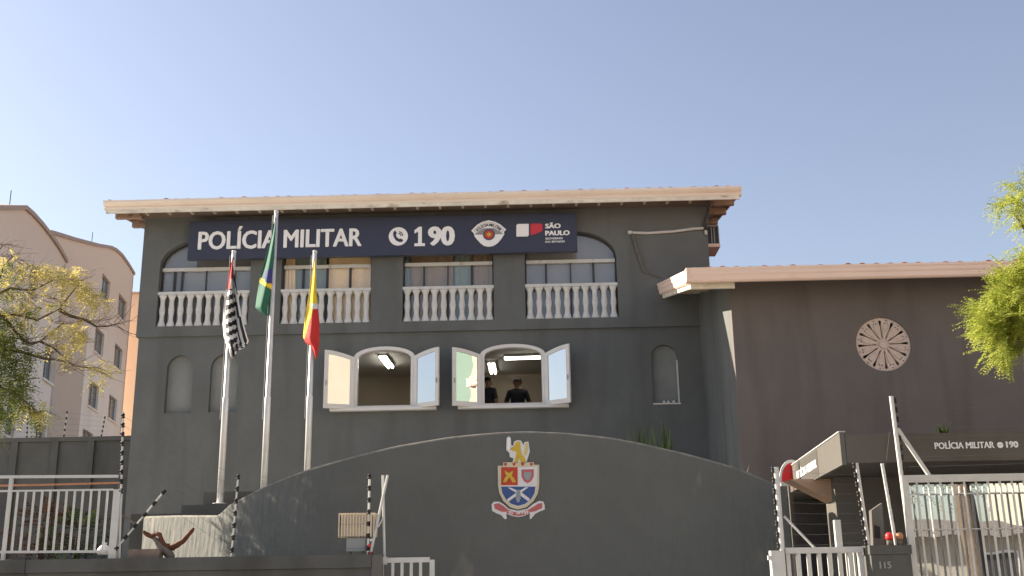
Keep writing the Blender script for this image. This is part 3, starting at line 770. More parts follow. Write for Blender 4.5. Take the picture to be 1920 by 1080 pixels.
def br_pick(x, y, t):
    if (x-506)**2/100+(y-519)**2/230 < 1 and y < 532 and x > 495: return 2
    if y > 519+(x-486)*.62 and y < 529+(x-486)*.62: return 1
    return 0
flag('flag', [(516,408),(508,445),(497,485),(488,520),(482,555),(479,577),(485,583),(500,592)], [(517.5,408),(515,450),(513,500),(510,540),(507,575),(505,585),(503,592)],
     'limp green flag with blue disc and yellow patch on the tallest pole', ['flaggreen', 'flagyellow', 'flagblue'], br_pick, 1.7, .09)
def ca_pick(x, y, t):
    b = 577 + max(0, 588-x)*3.4
    if (x-590)**2/40+(y-574)**2/36 < 1: return 2
    return 1 if y > b or y > 645 else 0
flag('flag', [(588,486),(583,525),(577,565),(571,605),(568.5,632),(573,642),(583,650),(589,662),(592,673)], [(590.5,486),(592,510),(593,545),(596,575),(599,605),(599,640),(597,660),(594,673)],
     'limp yellow and red flag with a small pale crest on the right pole', ['flagyellow', 'flagred', 'flagwhite'], ca_pick, 1.9, .08)
# ================================================================ STREET WALL, RAILINGS, FENCES
SWY = 13.5
swz = W(345, 1045, SWY).z
sw = thing('street_wall', (-6, SWY, .14), 'low dark grey street wall with coping along the bottom left', 'wall')
xr = W(697, 1050, SWY).x
jx = W(50, 1060, SWY).x
for a, b in ((-14, jx-.004), (jx+.004, xr)):
    box('wall', (a, SWY, 0), (b, SWY+.16, swz-.16), 'streetwall', sw); box('coping', (a, SWY-.035, swz-.158), (b, SWY+.195, swz), 'streetwall', sw)
box('end_pier', (xr+.002, SWY-.02, 0), (xr+.13, SWY+.26, swz-.01), 'panelgrey', sw)
# white railing on the wall, left
def bar_h(px0, py0, px1, py1, Y, wd, mt, parent, name):
    return MB().bar(W(px0, py0, Y), W(px1, py1, Y), wd, wd).build(name, mt, parent)
RY = SWY+.08
rl = thing('railing', W(110, 1035, RY), 'white metal railing with a top rail on the low street wall', 'railing')
bar_h(-160, 895, 222, 893, RY, .035, 'whitemetal', rl, 'top_rail')
bar_h(-160, 923, 212, 918, RY, .022, 'whitemetal', rl, 'middle_rail')
bar_h(-160, 1036, 212, 1034, RY, .03, 'whitemetal', rl, 'bottom_rail')
x = W(217, 980, RY).x; box('post', (x-.045, RY-.045, swz), (x+.045, RY+.045, W(217, 918, RY).z), 'whitemetal', rl)
for px in (15, -120): x = W(px, 960, RY).x; box('post', (x-.02, RY-.02, swz), (x+.02, RY+.02, W(px, 894, RY).z), 'whitemetal', rl)
for i in range(-9, 13):
    if i == -2 or i == -8: continue
    x = W(28+i*15.4, 975, RY).x; box('bar', (x-.012, RY-.010, W(100, 1035, RY).z), (x+.012, RY+.010, W(100, 921, RY).z), 'whitemetal', rl)
pp = thing('red_pipe', W(110, 907, RY+.25), 'thin rusty red pipe running behind the white railing', 'pipe')
MB().tube([W(-160, 913, RY+.25), W(80, 909, RY+.25), W(230, 905, RY+.25)], .014, 6).build('pipe', 'terracotta', pp)
x = W(225, 905, RY+.25).x; box('post', (x-.015, RY+.235, swz), (x+.015, RY+.265, W(225, 903, RY+.25).z), 'drygrey', pp)
x = W(-140, 905, RY+.25).x; box('post', (x-.015, RY+.235, swz), (x+.015, RY+.265, W(-140, 912, RY+.25).z), 'drygrey', pp)

# electric fences: posts with insulators and wires
def fence_post(parent, b, t, n, r=.016, side=(0, -1, 0), mt='whitemetal', first=.08, last=.97, big=.026, ring=True):
    b = Vector(b); t = Vector(t); d = (t-b).normalized()
    p = MB().tube([b, t], r, 8).build('post', mt, parent)
    tops = []
    for i in range(n):
        c = b + (t-b)*(first+(last-first)*i/max(1, n-1))
        m_ = MB(); s = Vector(side); cc = c if ring else c+s*(r+.012)
        m_.tube([cc-d*.032, cc-d*.02, cc, cc+d*.02, cc+d*.032], [big*.7, big*1.05, big*.75, big*1.05, big*.7], 8); m_.tube([c, c+s*.045], .012, 6)
        m_.build('insulator', 'rubber' if i % 2 == 0 or mt != 'x' else 'porcelain', p); tops.append(c+s*.045)
    return tops
def wires(parent, A, B, sag=.015):
    for a, b in zip(A, B):
        MB().tube([a, (a+b)/2-ZV*sag, b], .0014, 4).build('wire', 'wire', parent)
ef = thing('electric_fence', W(445, 1040, RY), 'electric fence with insulated posts on the left street wall', 'fence')
A = fence_post(ef, Vector((W(222, 960, RY).x+.06, RY, swz)), W(231, 772, RY), 9, .014, first=.45)
B = fence_post(ef, Vector((W(434, 1040, RY).x, RY, swz)), W(447, 890, RY), 7, .011)
C_ = fence_post(ef, Vector((W(690, 1040, RY).x, RY, swz)), W(693, 889, RY), 7, .014, mt='porcelain')
D_ = fence_post(ef, W(210, 1038, RY-.02), W(310, 919, RY-.02), 6, .012, mt='whitemetal')
wires(ef, A[-7:], B); wires(ef, B, C_)
MB().bar(W(222, 962, RY+.05), W(259, 986, RY+.05), .03, .03).build('brace', 'drygrey', ef)
# pair of crossed posts by the small gate
cp = thing('crossed_posts', W(712, 1045, RY), 'pair of thin crossed white poles beside the ribbed floodlight', 'poles')
MB().tube([W(721, 1052, RY+.1), W(718, 891, RY+.1)], .017, 8).build('pole', 'whitemetal', cp)
MB().tube([W(694, 1042, RY-.02), W(727, 891, RY+.06)], .017, 8).build('pole', 'whitemetal', cp)
MB().tube([W(709, 988, RY+.04), W(719, 970, RY+.09)], .011, 8).build('brace', 'whitemetal', cp)
MB().tube([W(692, 1058, RY-.03), W(695, 1035, RY-.03)], .03, 8).build('clamp', 'rubber', cp)
for k, (px, py) in enumerate(((692, 1025), (695, 1040), (690, 1048), (696, 1015))):
    MB().lathe([(.012, 0), (.02, .015), (.012, .03)], W(px, py, RY-.045), 6).build('bolt', 'red' if k < 2 else 'porcelain', cp)
# ribbed floodlight on a grey box
fl = thing('floodlight', W(672, 1040, RY+.06), 'ribbed beige floodlight standing on a small grey box', 'lamp')
p = W(638, 1008, RY+.1); q = W(704, 962, RY+.1)
y0, y1 = RY-.02, RY+.24
box('body', (p.x+.02, y0+.02, p.z+.01), (q.x-.02, y1, q.z-.01), 'beigemetal', fl)
nR = 12
for i in range(nR+1):
    x = p.x+(q.x-p.x)*i/nR; box('rib', (x-.007, y0, p.z), (x+.007, y1+.01, q.z), 'beigemetal', fl)
x0, x1 = W(651, 1030, RY+.1).x, W(686, 1030, RY+.1).x
zt = W(668, 1034, RY+.1).z
box('ballast_box', (x0, y0+.05, zt), (x1, y1-.05, p.z-.012), 'greybox', fl)
for x in (x0+.03, x1-.03): box('foot', (x-.02, y0+.08, swz-.0), (x+.02, y1-.10, zt-.001), 'drygrey', fl)
# little objects at the left end of the wall
sk = MB(); sk.lathe([(.07, 0), (.09, .03), (.085, .07), (.05, .11), (.025, .125), (.035, .15)], W(195, 1034, RY+.25)+Vector((0, 0, -.04)), 10)
tag(sk.build('sack', 'flagwhite', smooth=True), 'small white sack behind the right end of the white railing', 'sack')
tb = MB(); a = W(243, 1036, RY+.02); b = W(302, 1034, RY+.02); tb.box((a.x, RY-.05, swz), (b.x, RY+.10, W(250, 1030, RY).z)); 
tag(tb.build('wooden_block', 'barkpale'), 'brown wooden block lying on the coping below the sunlit wall', 'block')
# dry frond
df = thing('dry_frond', W(320, 1042, RY+.1), 'curled dry brown palm frond in front of the sunlit wall end', 'frond')
def frond_strip(pts, wd, mt, name):
    m_ = MB(); P3 = [W(x, y, RY+.10+.02*math.sin(i)) for i, (x, y) in enumerate(pts)]
    m_.tube(P3, wd, 7); return m_.build(name, mt, df, True)
frond_strip([(268,996),(276,1002),(286,1006),(293,1000),(299,1002),(303,1012),(308,1022),(318,1026),(328,1028)], [.018,.03,.034,.03,.03,.026,.03,.045,.03], 'drybrown', 'leaf')
frond_strip([(318,1028),(332,1022),(344,1014),(353,1003),(360,995),(364,990)], [.045,.04,.034,.03,.028,.012], 'drybrown', 'leaf')
frond_strip([(288,1008),(296,1016),(304,1026),(315,1036),(322,1046)], [.02,.045,.06,.06,.05], 'drygrey', 'stalk')
# small white gate between street wall and stairs
GYy = 13.62
sgt = thing('small_gate', W(765, 1080, GYy), 'small white barred gate leaf at the right end of the street wall', 'gate')
a = W(712, 1053, GYy); b = W(815, 1053, GYy); zt = W(765, 1050, GYy).z
box('stile', (a.x, GYy-.03, .11), (a.x+.05, GYy+.03, zt-.03), 'whitemetal', sgt); box('stile', (b.x-.06, GYy-.03, .11), (b.x, GYy+.03, zt-.001), 'whitemetal', sgt)
box('top_rail', (a.x, GYy-.032, zt-.03), (b.x-.061, GYy+.032, zt+.03), 'whitemetal', sgt); box('bottom_rail', (a.x+.05, GYy-.02, .2), (b.x-.06, GYy+.02, .26), 'whitemetal', sgt)
box('cap', (a.x-.03, GYy-.06, zt-.05), (a.x+.09, GYy+.06, zt+.045), 'whitemetal', sgt)
for i in range(4):
    x = a.x+.05+(b.x-a.x-.11)*(i+1)/5; box('bar', (x-.018, GYy-.012, .26), (x+.018, GYy+.012, zt-.03), 'whitemetal', sgt)

# ================================================================ NEIGHBOUR BOUNDARY WALL (left)
NY = 24.6
nz_ = W(120, 820, NY).z
nb = thing('boundary_wall', (-13, NY, 2.0), 'dark grey boundary wall with pilasters left of the building', 'wall')
box('wall', (-24, NY, 1.9), (XL+.03, NY+.2, nz_-.10), 'streetwall', nb); box('coping', (-24, NY-.06, nz_-.098), (XL+.03, NY+.26, nz_), 'streetwall', nb)
for px in (-150, -60, 28, 104, 171): x = W(px, 850, NY).x; box('pilaster', (x-.08, NY-.07, 1.9), (x+.08, NY-.002, nz_-.10), 'streetwall', nb)
nf = thing('wall_fence', (-11, NY+.1, nz_), 'thin electric fence on the boundary wall in front of the flats', 'fence')
PP = []
for px0, px1, py in ((-70,-67,775), (51,52,785), (120,126,772), (190,197,782)):
    PP.append(fence_post(nf, Vector((W(px0, 818, NY+.1).x, NY+.1, nz_)), W(px1, py, NY+.1), 5, .010, big=.016))
for A_, B_ in zip(PP, PP[1:]): wires(nf, A_, B_, .005)

# ================================================================ RIGHT SIDE: canopy, gate, pillars
CY0 = 12.75
ctop = W(1590, 815, CY0).z; cbot = W(1590, 868, CY0).z
cx0 = W(1586, 840, CY0).x
tmpX = lambda px, py, Y: W(px, py, Y).x
BY = 16.9
bx = W(1489, 912, BY).x; bzt = W(1486, 895, BY).z; bzb = W(1491, 931, BY).z
ca = thing('gate_canopy', (cx0+2, CY0, .14), 'dark grey entrance canopy with white police lettering over the right gate', 'canopy')
outl = [(cx0, CY0), (cx0+6.5, CY0), (cx0+6.5, WYF-.002), (bx+.3, WYF-.002), (bx, BY)]
MB().poly(outl, [], (0, 0, ctop), (1, 0, 0), (0, 1, 0), ctop-cbot-.0).build('slab', 'canopy', ca)
x0, x1 = W(1752, 835, CY0).x, W(1864, 835, CY0).x; z0, z1 = W(1808, 841, CY0).z, W(1808, 829, CY0).z
lettering('POLÍCIA MILITAR', x0, x1, z0, z1, CY0-.001, 'letter', ca, .008, .02, caps='MILTAR')
x0, x1 = W(1886, 835, CY0).x, W(1909, 835, CY0).x; lettering('190', x0, x1, z0, z1, CY0-.001, 'letter', ca, .008, .03)
c = W(1875, 834.5, CY0); MB().poly(circ(c.x, c.z, .036, 16), [], (0, CY0-.008, 0), XV, ZV, .0075).build('phone_icon', 'letter', ca)
# grey sign panel on the slanted side of the canopy
U = Vector((cx0-bx, CY0-BY, 0)); LL = U.length; U.normalize()
Nn = U.cross(ZV)
if Nn.x > 0: Nn = -Nn
sp_ = thing('side_panel', (bx, BY, cbot), 'slanted light grey sign panel with white lettering on the canopy side', 'sign')
O = Vector((bx, BY, 0)) + Nn*.06
MB().poly([(0, cbot-.02), (LL, cbot-.02), (LL, ctop+.03), (0, ctop+.03)], [], O, U, ZV, .055).build('panel', 'panelgrey', sp_)
MB().poly([(LL*.17, cbot-.0), (LL*.62, cbot-.0), (LL*.62, ctop+.01), (LL*.17, ctop+.01)], [], O+Nn*.004, U, ZV, .003).build('band', 'panelmid', sp_)
zmid = (ctop+cbot)/2
lettering('POLÍCIA MILITAR', LL*.19, LL*.60, zmid-.05, zmid+.06, 0, 'letter', sp_, .006, .025, O=O+Nn*.0045, U=U, caps='MILTAR')
MB().poly([(-.0, ctop+.032), (LL, ctop+.032), (LL, ctop+.045), (0, ctop+.045)], [], O+Nn*.01, U, ZV, .08).build('cap_strip', 'whitemetal', sp_)
# guard house walls under the canopy
gh = thing('guard_house', (4.2, 14.5, .14), 'small grey guard house standing under the entrance canopy', 'building')
gx0 = W(1570, 970, 14.6).x; gx1 = W(1690, 970, 14.6).x
box('wall', (gx0, 14.6, .1), (gx1+.6, 15.1, cbot-.004), 'canopy', gh)
box('side_wall', (gx1+.4, 15.101, .1), (gx1+.6, WYF-.004, cbot-.004), 'canopy', gh)
# triangular bracket
bp_ = pxpoly([(1500, 932), (1566, 932), (1566, 971)], 14.9)
brk = thing('bracket', (gx0-.1, 14.9, bp_[2][1]), 'peach triangular bracket under the left end of the canopy', 'bracket')
pz = cbot-.006
tri = [(gx0-.55, pz), (gx0-.002, pz), (gx0-.002, pz-.30)]
MB().poly(tri[::-1] if False else [(gx0-.55, pz), (gx0-.002, pz-.30), (gx0-.002, pz)], [], (0, 14.75, 0), XV, ZV, .4).build('gusset', 'peach', brk)
# red half round hood
hx = W(1486, 900, 16.6); 
hd = thing('red_hood', (hx.x, 16.6, W(1481, 912, 16.6).z), 'small red half-round hood with white rim beside the slanted panel', 'hood')
def half(r_, zz): return [(hx.x+r_*math.cos(math.pi*i/14), zz+r_*1.7*math.sin(math.pi*i/14)) for i in range(15)]
zb = W(1481, 905, 16.6).z
L_ = half(.185, zb); n_ = len(L_); m_ = MB()
for dx, dy in ((0, 0), (.42, .10)): m_.v += [(x+dx, 16.60+dy, z) for x, z in L_]
for i in range(n_): j = (i+1) % n_; m_.face([i, j, j+n_, i+n_])
m_.face(list(range(n_))[::-1]); m_.face([n_+i for i in range(n_)]); m_.build('shell', 'red', hd)
MB().poly(half(.205, zb), [half(.170, zb+.012)], (0, 16.585, 0), XV, ZV, .035).build('rim', 'white', hd)
box('foot_bar', (hx.x-.19, 16.56, zb-.05), (hx.x+.17, 16.62, zb-.002), 'whitemetal', hd)
MB().lathe([(.02, 0), (.06, .01), (.06, .06), (.02, .08)], (hx.x+.05, 16.55, zb-.12), 10).build('lamp', 'red', hd)
box('post', (hx.x+.02, 17.0, .1), (hx.x+.08, 17.06, zb-.001), 'panelgrey', hd)

# right electric fence: posts, braces
P0 = 12.4
pz0 = W(1550, 1031, P0).z
rg = thing('barred_gate', (W(1550, 1060, P0).x, P0, .14), 'white barred pedestrian gate with thick top rail left of the grey pillar', 'gate')
a = W(1472, 1040, P0); b = W(1617, 1030, P0)
box('top_rail', (a.x, P0-.035, pz0-.035), (b.x, P0+.035, pz0+.03), 'whitemetal', rg); box('bottom_rail', (a.x, P0-.03, .2), (b.x, P0+.03, .26), 'whitemetal', rg)
for i in range(8):
    x = a.x+.03+(b.x-a.x-.06)*i/7; box('bar', (x-.022, P0-.018, .26), (x+.022, P0+.018, pz0-.036), 'whitemetal', rg)
x = W(1458, 1060, P0).x; box('gate_post', (x-.075, P0-.06, .14), (x+.075, P0+.06, pz0-.0), 'whitemetal', rg)
box('hinge_arm', (W(1438, 1046, P0).x, P0-.07, W(1445, 1050, P0).z), (x-.076, P0-.02, W(1445, 1042, P0).z), 'whitemetal', rg)
for i in range(5):
    y = P0+.1+i*.16; box('side_bar', (b.x+.01, y-.012, .2), (b.x+.034, y+.012, pz0-.02), 'whitemetal', rg)
box('side_rail', (b.x, P0+.036, pz0-.02), (b.x+.045, P0+1.0, pz0+.03), 'whitemetal', rg)
rf_ = thing('gate_fence', (W(1460, 1035, P0).x, P0, pz0), 'insulated fence posts rising above the white pedestrian gate', 'fence')
A = fence_post(rf_, Vector((W(1467, 1032, P0).x, P0, pz0)), W(1455, 876, P0), 8, .030, side=(-1, 0, 0), big=.016, ring=False, first=.06)
B = fence_post(rf_, Vector((W(1632, 1022, P0).x, P0+.05, pz0)), W(1606, 868, P0), 9, .020, side=(-1, 0, 0), big=.018, ring=False)
MB().tube([W(1470, 968, P0), W(1530, 1030, P0)], .014, 8).build('brace', 'whitemetal', rf_)
x = W(1571, 1000, P0).x; box('stub_post', (x-.035, P0-.03, pz0+.031), (x+.035, P0+.03, W(1569, 975, P0).z), 'whitemetal', rf_)
wires(rf_, A, B[:8], .01)
# pillar
PYY = 12.2
pil = thing('gate_pillar', (W(1670, 1060, PYY).x, PYY, .14), 'grey gate pillar with a small house number left of the glazed gate', 'pillar')
a = W(1634, 1050, PYY); b = W(1709, 1050, PYY); pzt = W(1670, 1022, PYY).z
box('shaft', (a.x, PYY, .1), (b.x, PYY+.42, pzt-.10), 'streetwall', pil); box('cap', (a.x-.012, PYY-.015, pzt-.098), (b.x+.012, PYY+.435, pzt), 'streetwall', pil)
lettering('115', W(1649, 1060, PYY).x, W(1671, 1060, PYY).x, W(1660, 1066, PYY).z, W(1660, 1053, PYY).z, PYY-.001, 'greybox', pil, .006, .02, name='house_number')
# posts behind pillar
tf = thing('pillar_fence', (W(1680, 1000, PYY).x, PYY+.2, pzt), 'tall slanted white fence posts with brace above the gate pillar', 'fence')
D2 = fence_post(tf, Vector((W(1679, 1010, PYY+.2).x, PYY+.2, pzt)), W(1654, 869, PYY+.2), 6, .020, side=(1, 0, 0), big=.016, ring=False, first=.15)
E2 = fence_post(tf, Vector((W(1693, 900, PYY+.1).x, PYY+.1, pzt)), W(1671, 743, PYY+.1), 9, .026, side=(1, 0, 0), big=.018, ring=False, first=.45)
gtop = W(1800, 893, PYY+.1).z
MB().tube([W(1682, 803, PYY+.1), W(1744, 894, PYY+.1)], .026, 8).build('brace', 'whitemetal', tf)
MB().tube([W(1668, 810, PYY+.1), W(1662, 862, PYY+.2)], .003, 4).build('wire', 'wire', tf)
far = [e+Vector((5.5, 0, .1)) for e in E2]; wires(tf, E2, far, .02)
box('far_post', (far[0].x-.02, PYY+.08, .14), (far[0].x+.02, PYY+.12, far[-1].z+.05), 'whitemetal', tf)
# junk on the pillar: meter box, red lamp, tan lamp
mbx = thing('meter_box', (W(1648, 1015, PYY+.3).x, PYY+.3, pzt), 'pale grey upright box standing on the gate pillar', 'box')
o_ = pxpoly([(1634, 957), (1654, 943), (1659, 1018), (1637, 1018)], PYY+.3)
o_[2] = (o_[2][0], pzt); o_[3] = (o_[3][0], pzt)
MB().poly(o_[::-1], [], (0, PYY+.3, 0), XV, ZV, .1).build('case', 'panelgrey', mbx)
w_ = pxpoly([(1639, 984), (1650, 988), (1651, 1010), (1640, 1008)], PYY+.3); MB().poly(w_[::-1], [], (0, PYY+.296, 0), XV, ZV, .003).build('window', 'black', mbx)
for px, mt, lab in ((1667, 'red', 'small red beacon lamp on top of the gate pillar'), (1686, 'terracotta', 'small tan lamp next to the red beacon on the gate pillar')):
    c = W(px, 1005, PYY+.12); t = thing('beacon', (c.x, PYY+.12, pzt), lab, 'lamp')
    MB().lathe([(.035, 0), (.035, .05), (.028, .06)], (c.x, PYY+.12, pzt), 10).build('base', 'drygrey', t, True)
    MB().lathe([(.040, .061), (.043, .08), (.042, .115), (.028, .135), (.008, .14)], (c.x, PYY+.12, pzt), 12).build('lens', mt, t, True)
# large glazed gate
GG = 12.3
gg = thing('glazed_gate', (W(1800, 1050, GG).x, GG, .14), 'large white barred gate backed with reflective glass at bottom right', 'gate')
gx = W(1693, 900, GG).x; gxr = gx+5.2; gt = W(1800, 893, GG).z
gb = W(1711, 1040, GG).x
box('stile', (gb-.035, GG-.03, .16), (gb+.035, GG+.03, gt+.02), 'whitemetal', gg)
box('stile', (gxr-.035, GG-.03, .16), (gxr+.035, GG+.03, gt+.02), 'whitemetal', gg)
box('top_rail', (gb+.036, GG-.03, gt-.06), (gxr-.036, GG+.03, gt+.02), 'whitemetal', gg)
for py in (925, 992): z = W(1800, py, GG).z; box('cross_wire', (gb+.036, GG+.012, z-.006), (gxr-.036, GG+.02, z+.006), 'whitemetal', gg)
box('bottom_rail', (gb+.036, GG-.03, .18), (gxr-.036, GG+.03, .26), 'whitemetal', gg)
n = int((gxr-gb)/.131)
for i in range(1, n):
    x = gb+i*(gxr-gb)/n; MB().tube([(x, GG, .26), (x, GG, gt-.061)], .0135, 6).build('bar', 'whitemetal', gg)
for i in range(4):
    x0 = gb+.03+i*1.28; box('glass_panel', (x0, GG+.08, .3), (x0+1.272, GG+.088, gt-.08), 'gateglass', gg)
# ================================================================ FITTINGS ON THE HOUSE
cd = thing('conduit', W(1180, 435, YF-.1), 'white plastic conduit bending across the upper wall near the right corner', 'pipe')
UY = YF-.10
MB().tube([W(1182, 436, UY), W(1215, 437, UY), W(1262, 434, UY), W(1300, 429, UY), W(1318, 428, UY), W(1323, 432, UY), W(1324, 440, UY)], .032, 8).build('pipe', 'whitemetal', cd, True)
MB().tube([W(1184, 437, UY), W(1196, 475, UY), W(1207, 508, UY), W(1214, 512, UY), W(1240, 521, UY)], [.026, .024, .02, .012, .008], 8).build('branch', 'drygrey', cd, True)
MB().lathe([(.05, 0), (.05, .07)], W(1181, 439, UY), 8).build('elbow', 'whitemetal', cd)
ac = thing('air_conditioner', W(1338, 466, 23.9), 'dark outdoor air conditioner unit on the right wall under the eave', 'air conditioner')
a = W(1327, 462, 23.7); b = W(1352, 428, 23.7)
acx1 = XR+.36
box('casing', (XR+.03, 23.6, a.z+.02), (acx1, 24.3, b.z), 'acdark', ac)
for dx in (.005, .16, .22, .32): box('slat', (XR+.03+dx, 23.575, a.z+.03), (XR+.03+dx+.025, 23.598, b.z-.01), 'greyprint', ac)
box('tray', (XR+.001, 23.55, a.z-.06), (acx1+.02, 24.32, a.z+.018), 'eavewing', ac)
box('lid', (XR+.02, 23.56, b.z+.001), (acx1+.01, 24.32, b.z+.035), 'greyprint', ac)
dp = MB(); dp.tube([W(1329, 362, 22.35), W(1330, 380, 22.5), W(1327, 400, 22.8), W(1323, 415, YF-.11), W(1322, 432, YF-.11)], .045, 8)
tag(dp.build('downspout', 'darkframe', smooth=True), 'dark bent downspout under the right end of the eave', 'pipe')
stp = MB(); p_ = W(1330, 506, 23.6); stp.tube([(XR, 23.6, p_.z), (XR+.17, 23.6, p_.z+.01)], .015, 6); tag(stp.build('rod', 'drygrey'), 'short rod sticking out of the right wall above the wing roof', 'rod')
# ================================================================ PEOPLE in the windows
def person(x, y, zf, face, label, hgt=1.72, arms=0.12, shirt='shirt'):
    k = hgt/1.72
    J = {'pel': (0,0,.95,.145), 'wst': (0,.0,1.10,.13), 'chs': (0,.01,1.30,.155), 'shd': (0,.0,1.43,.12), 'nck': (0,.0,1.50,.06), 'hd0': (0,-.015,1.58,.085), 'hd1': (0,-.02,1.645,.098), 'hd2': (0,-.01,1.71,.06)}
    E_ = [('pel','wst'),('wst','chs'),('chs','shd'),('shd','nck'),('nck','hd0'),('hd0','hd1'),('hd1','hd2')]
    for s, n in ((-1,'l'),(1,'r')):
        J.update({n+'sh': (s*.185,.0,1.41,.075), n+'el': (s*(.235+arms*.5),.03,1.14,.052), n+'wr': (s*(.20+arms*.4),-.07,.92,.036), n+'hp': (s*.095,0,.90,.105), n+'kn': (s*.105,-.01,.50,.07), n+'an': (s*.11,.02,.09,.048), n+'to': (s*.125,-.15,.035,.035)})
        E_ += [('shd',n+'sh'),(n+'sh',n+'el'),(n+'el',n+'wr'),('pel',n+'hp'),(n+'hp',n+'kn'),(n+'kn',n+'an'),(n+'an',n+'to')]
        hand = (s*(.195+arms*.4),-.10,.86,.028); J[n+'hn'] = hand; E_.append((n+'wr', n+'hn'))
        for q in range(4):
            fx = (q-1.5)*.019; J[n+'f%d' % q] = (hand[0]+s*.004, hand[1]+fx-.01, hand[2]-.06+abs(q-1.4)*.006, .0095); J[n+'g%d' % q] = (hand[0]-s*.01, hand[1]+fx-.02, hand[2]-.10+abs(q-1.4)*.01, .008)
            E_ += [(n+'hn', n+'f%d' % q), (n+'f%d' % q, n+'g%d' % q)]
        J[n+'t'] = (hand[0]-s*.02, hand[1]-.045, hand[2]-.035, .010); E_.append((n+'hn', n+'t'))
    names = list(J); me = bpy.data.meshes.new('body')
    me.from_pydata([tuple(c*k for c in J[n][:3]) for n in names], [(names.index(a), names.index(b)) for a, b in E_], [])
    o = bpy.data.objects.new('tmp', me); col.objects.link(o)
    o.modifiers.new('k', 'SKIN'); sv = me.skin_vertices[0].data
    for i, n in enumerate(names):
        r_ = J[n][3]*k; sv[i].radius = (r_*1.25, r_*.85) if n in ('pel','wst','chs','shd') else (r_, r_); sv[i].use_root = (n == 'pel')
    o.modifiers.new('s', 'SUBSURF').levels = 1
    dg = bpy.context.evaluated_depsgraph_get(); m2 = bpy.data.meshes.new_from_object(o.evaluated_get(dg)); bpy.data.objects.remove(o)
    m2.materials.clear()
    for n in ('skin', shirt, 'trousers'): m2.materials.append(M[n])
    for p in m2.polygons:
        c = p.center/k; p.use_smooth = True
        p.material_index = 2 if (c.z < 1.0 and abs(c.x) < .19) or c.z < .75 else (1 if c.z < 1.49 and not (abs(c.x) > .2 and c.z < 1.17) else 0)
    bm = bmesh.new(); bm.from_mesh(m2)
    for cx, cy, cz, r_ in ((-.095*k,-.0,1.635*k,.028),(.095*k,-.0,1.635*k,.028),(0,-.118*k,1.63*k,.018)):
        bmesh.ops.create_icosphere(bm, subdivisions=1, radius=r_, matrix=Matrix.Translation((cx, cy, cz)))
    bm.to_mesh(m2); bm.free()
    t = thing('person', (x, y, zf), label, 'person'); t.rotation_euler.z = face
    b = bpy.data.objects.new('body', m2); col.objects.link(b); b.parent = t
    hm = MB(); n = 12
    for j in range(7):
        th = math.pi*.50*j/6
        for i in range(n):
            a = 2*math.pi*i/n; fr = .75 if math.sin(a) < -.3 and j > 3 else 1
            hm.v.append((.104*k*math.sin(th)*math.cos(a)*fr, .012+.112*k*math.sin(th)*math.sin(a)*fr, 1.655*k+.108*k*math.cos(th)))
    for j in range(6):
        for i in range(n): hm.face([j*n+i, (j+1)*n+i, (j+1)*n+(i+1) % n, j*n+(i+1) % n])
    h = bpy.data.objects.new('hair', hm.mesh('hair', 'hair', True)); col.objects.link(h); h.parent = t
ZF = 4.5
def pplace(px, pytop, hgt):      # distance at which a standing figure's head top meets the pixel
    z = ZF+hgt; p = WZ(px, pytop, z); return p.x, p.y
x, y = pplace(970, 711, 1.74); y = min(y, 27.0); x = W(970, 711, y).x
person(x, y, ZF, math.pi, 'person in dark grey shirt seen from behind in the right window', 1.74, .10)
x = W(916, 730, y-.6).x; person(x, y-.6, ZF, math.pi*.75, 'person in dark shirt half hidden behind the left jamb of the right window', 1.66)
x = W(777, 740, 25.6).x; person(x, 25.6, ZF, -math.pi*.5, 'person in dark clothes barely showing at the right edge of the left window', 1.55)

# ================================================================ BLOCK OF FLATS (left)
d_ = Vector((-.175, .985, 0)).normalized(); nrm = Vector((d_.y, -d_.x, 0))     # runs away from the street; faces right
def plane_hit(px, py, P): r_ = ray(px, py); return CAM + r_*((P-CAM).dot(nrm)/r_.dot(nrm))
PB = W(190, 640, 56); PA = W(124, 600, 44)
def sv(px, py, P): h = plane_hit(px, py, P); return ((h-P).dot(d_), h.z)
bl = thing('apartment_block', (PB.x-6, PB.y, 0), 'pinkish block of flats with curved roofline behind the left tree', 'building')
def top_from(pts, P): return [sv(x, y, P) for x, y in pts]
def win_parts(hol, P, par):
    for h in hol:
        s0, z0 = h[0]; s1, z1 = h[2]; a = P + d_*s0; b = P+d_*s1; inn = -nrm*.16
        lo = lambda s, z, dn: tuple(Vector((P.x, P.y, 0)) + d_*s + ZV*z - nrm*dn)
        m_ = MB()
        e = .06
        m_.poly([(s0, z0), (s1, z0), (s1, z1), (s0, z1)], [[(s0+e, z0+e), ((s0+s1)/2-e/2, z0+e), ((s0+s1)/2-e/2, z1-e), (s0+e, z1-e)], [((s0+s1)/2+e/2, z0+e), (s1-e, z0+e), (s1-e, z1-e), ((s0+s1)/2+e/2, z1-e)]], Vector((P.x, P.y, 0))-nrm*.12, d_, ZV, .05)
        f = m_.build('window', 'greyprint', par)
        MB().poly([(s0+e, z0+e), (s1-e, z0+e), (s1-e, z1-e), (s0+e, z1-e)], [], Vector((P.x, P.y, 0))-nrm*.15, d_, ZV, .01).build('pane', 'winpane', f)
        MB().poly([(s0-.08, z0-.10), (s1+.08, z0-.10), (s1+.08, z0-.005), (s0-.08, z0-.005)], [], Vector((P.x, P.y, 0))+nrm*.07, d_, ZV, .065).build('sill', 'aptwhite', f)
PB0 = Vector((PB.x, PB.y, 0)); PA0 = Vector((PA.x, PA.y, 0)); PB = PB0; PA = PA0
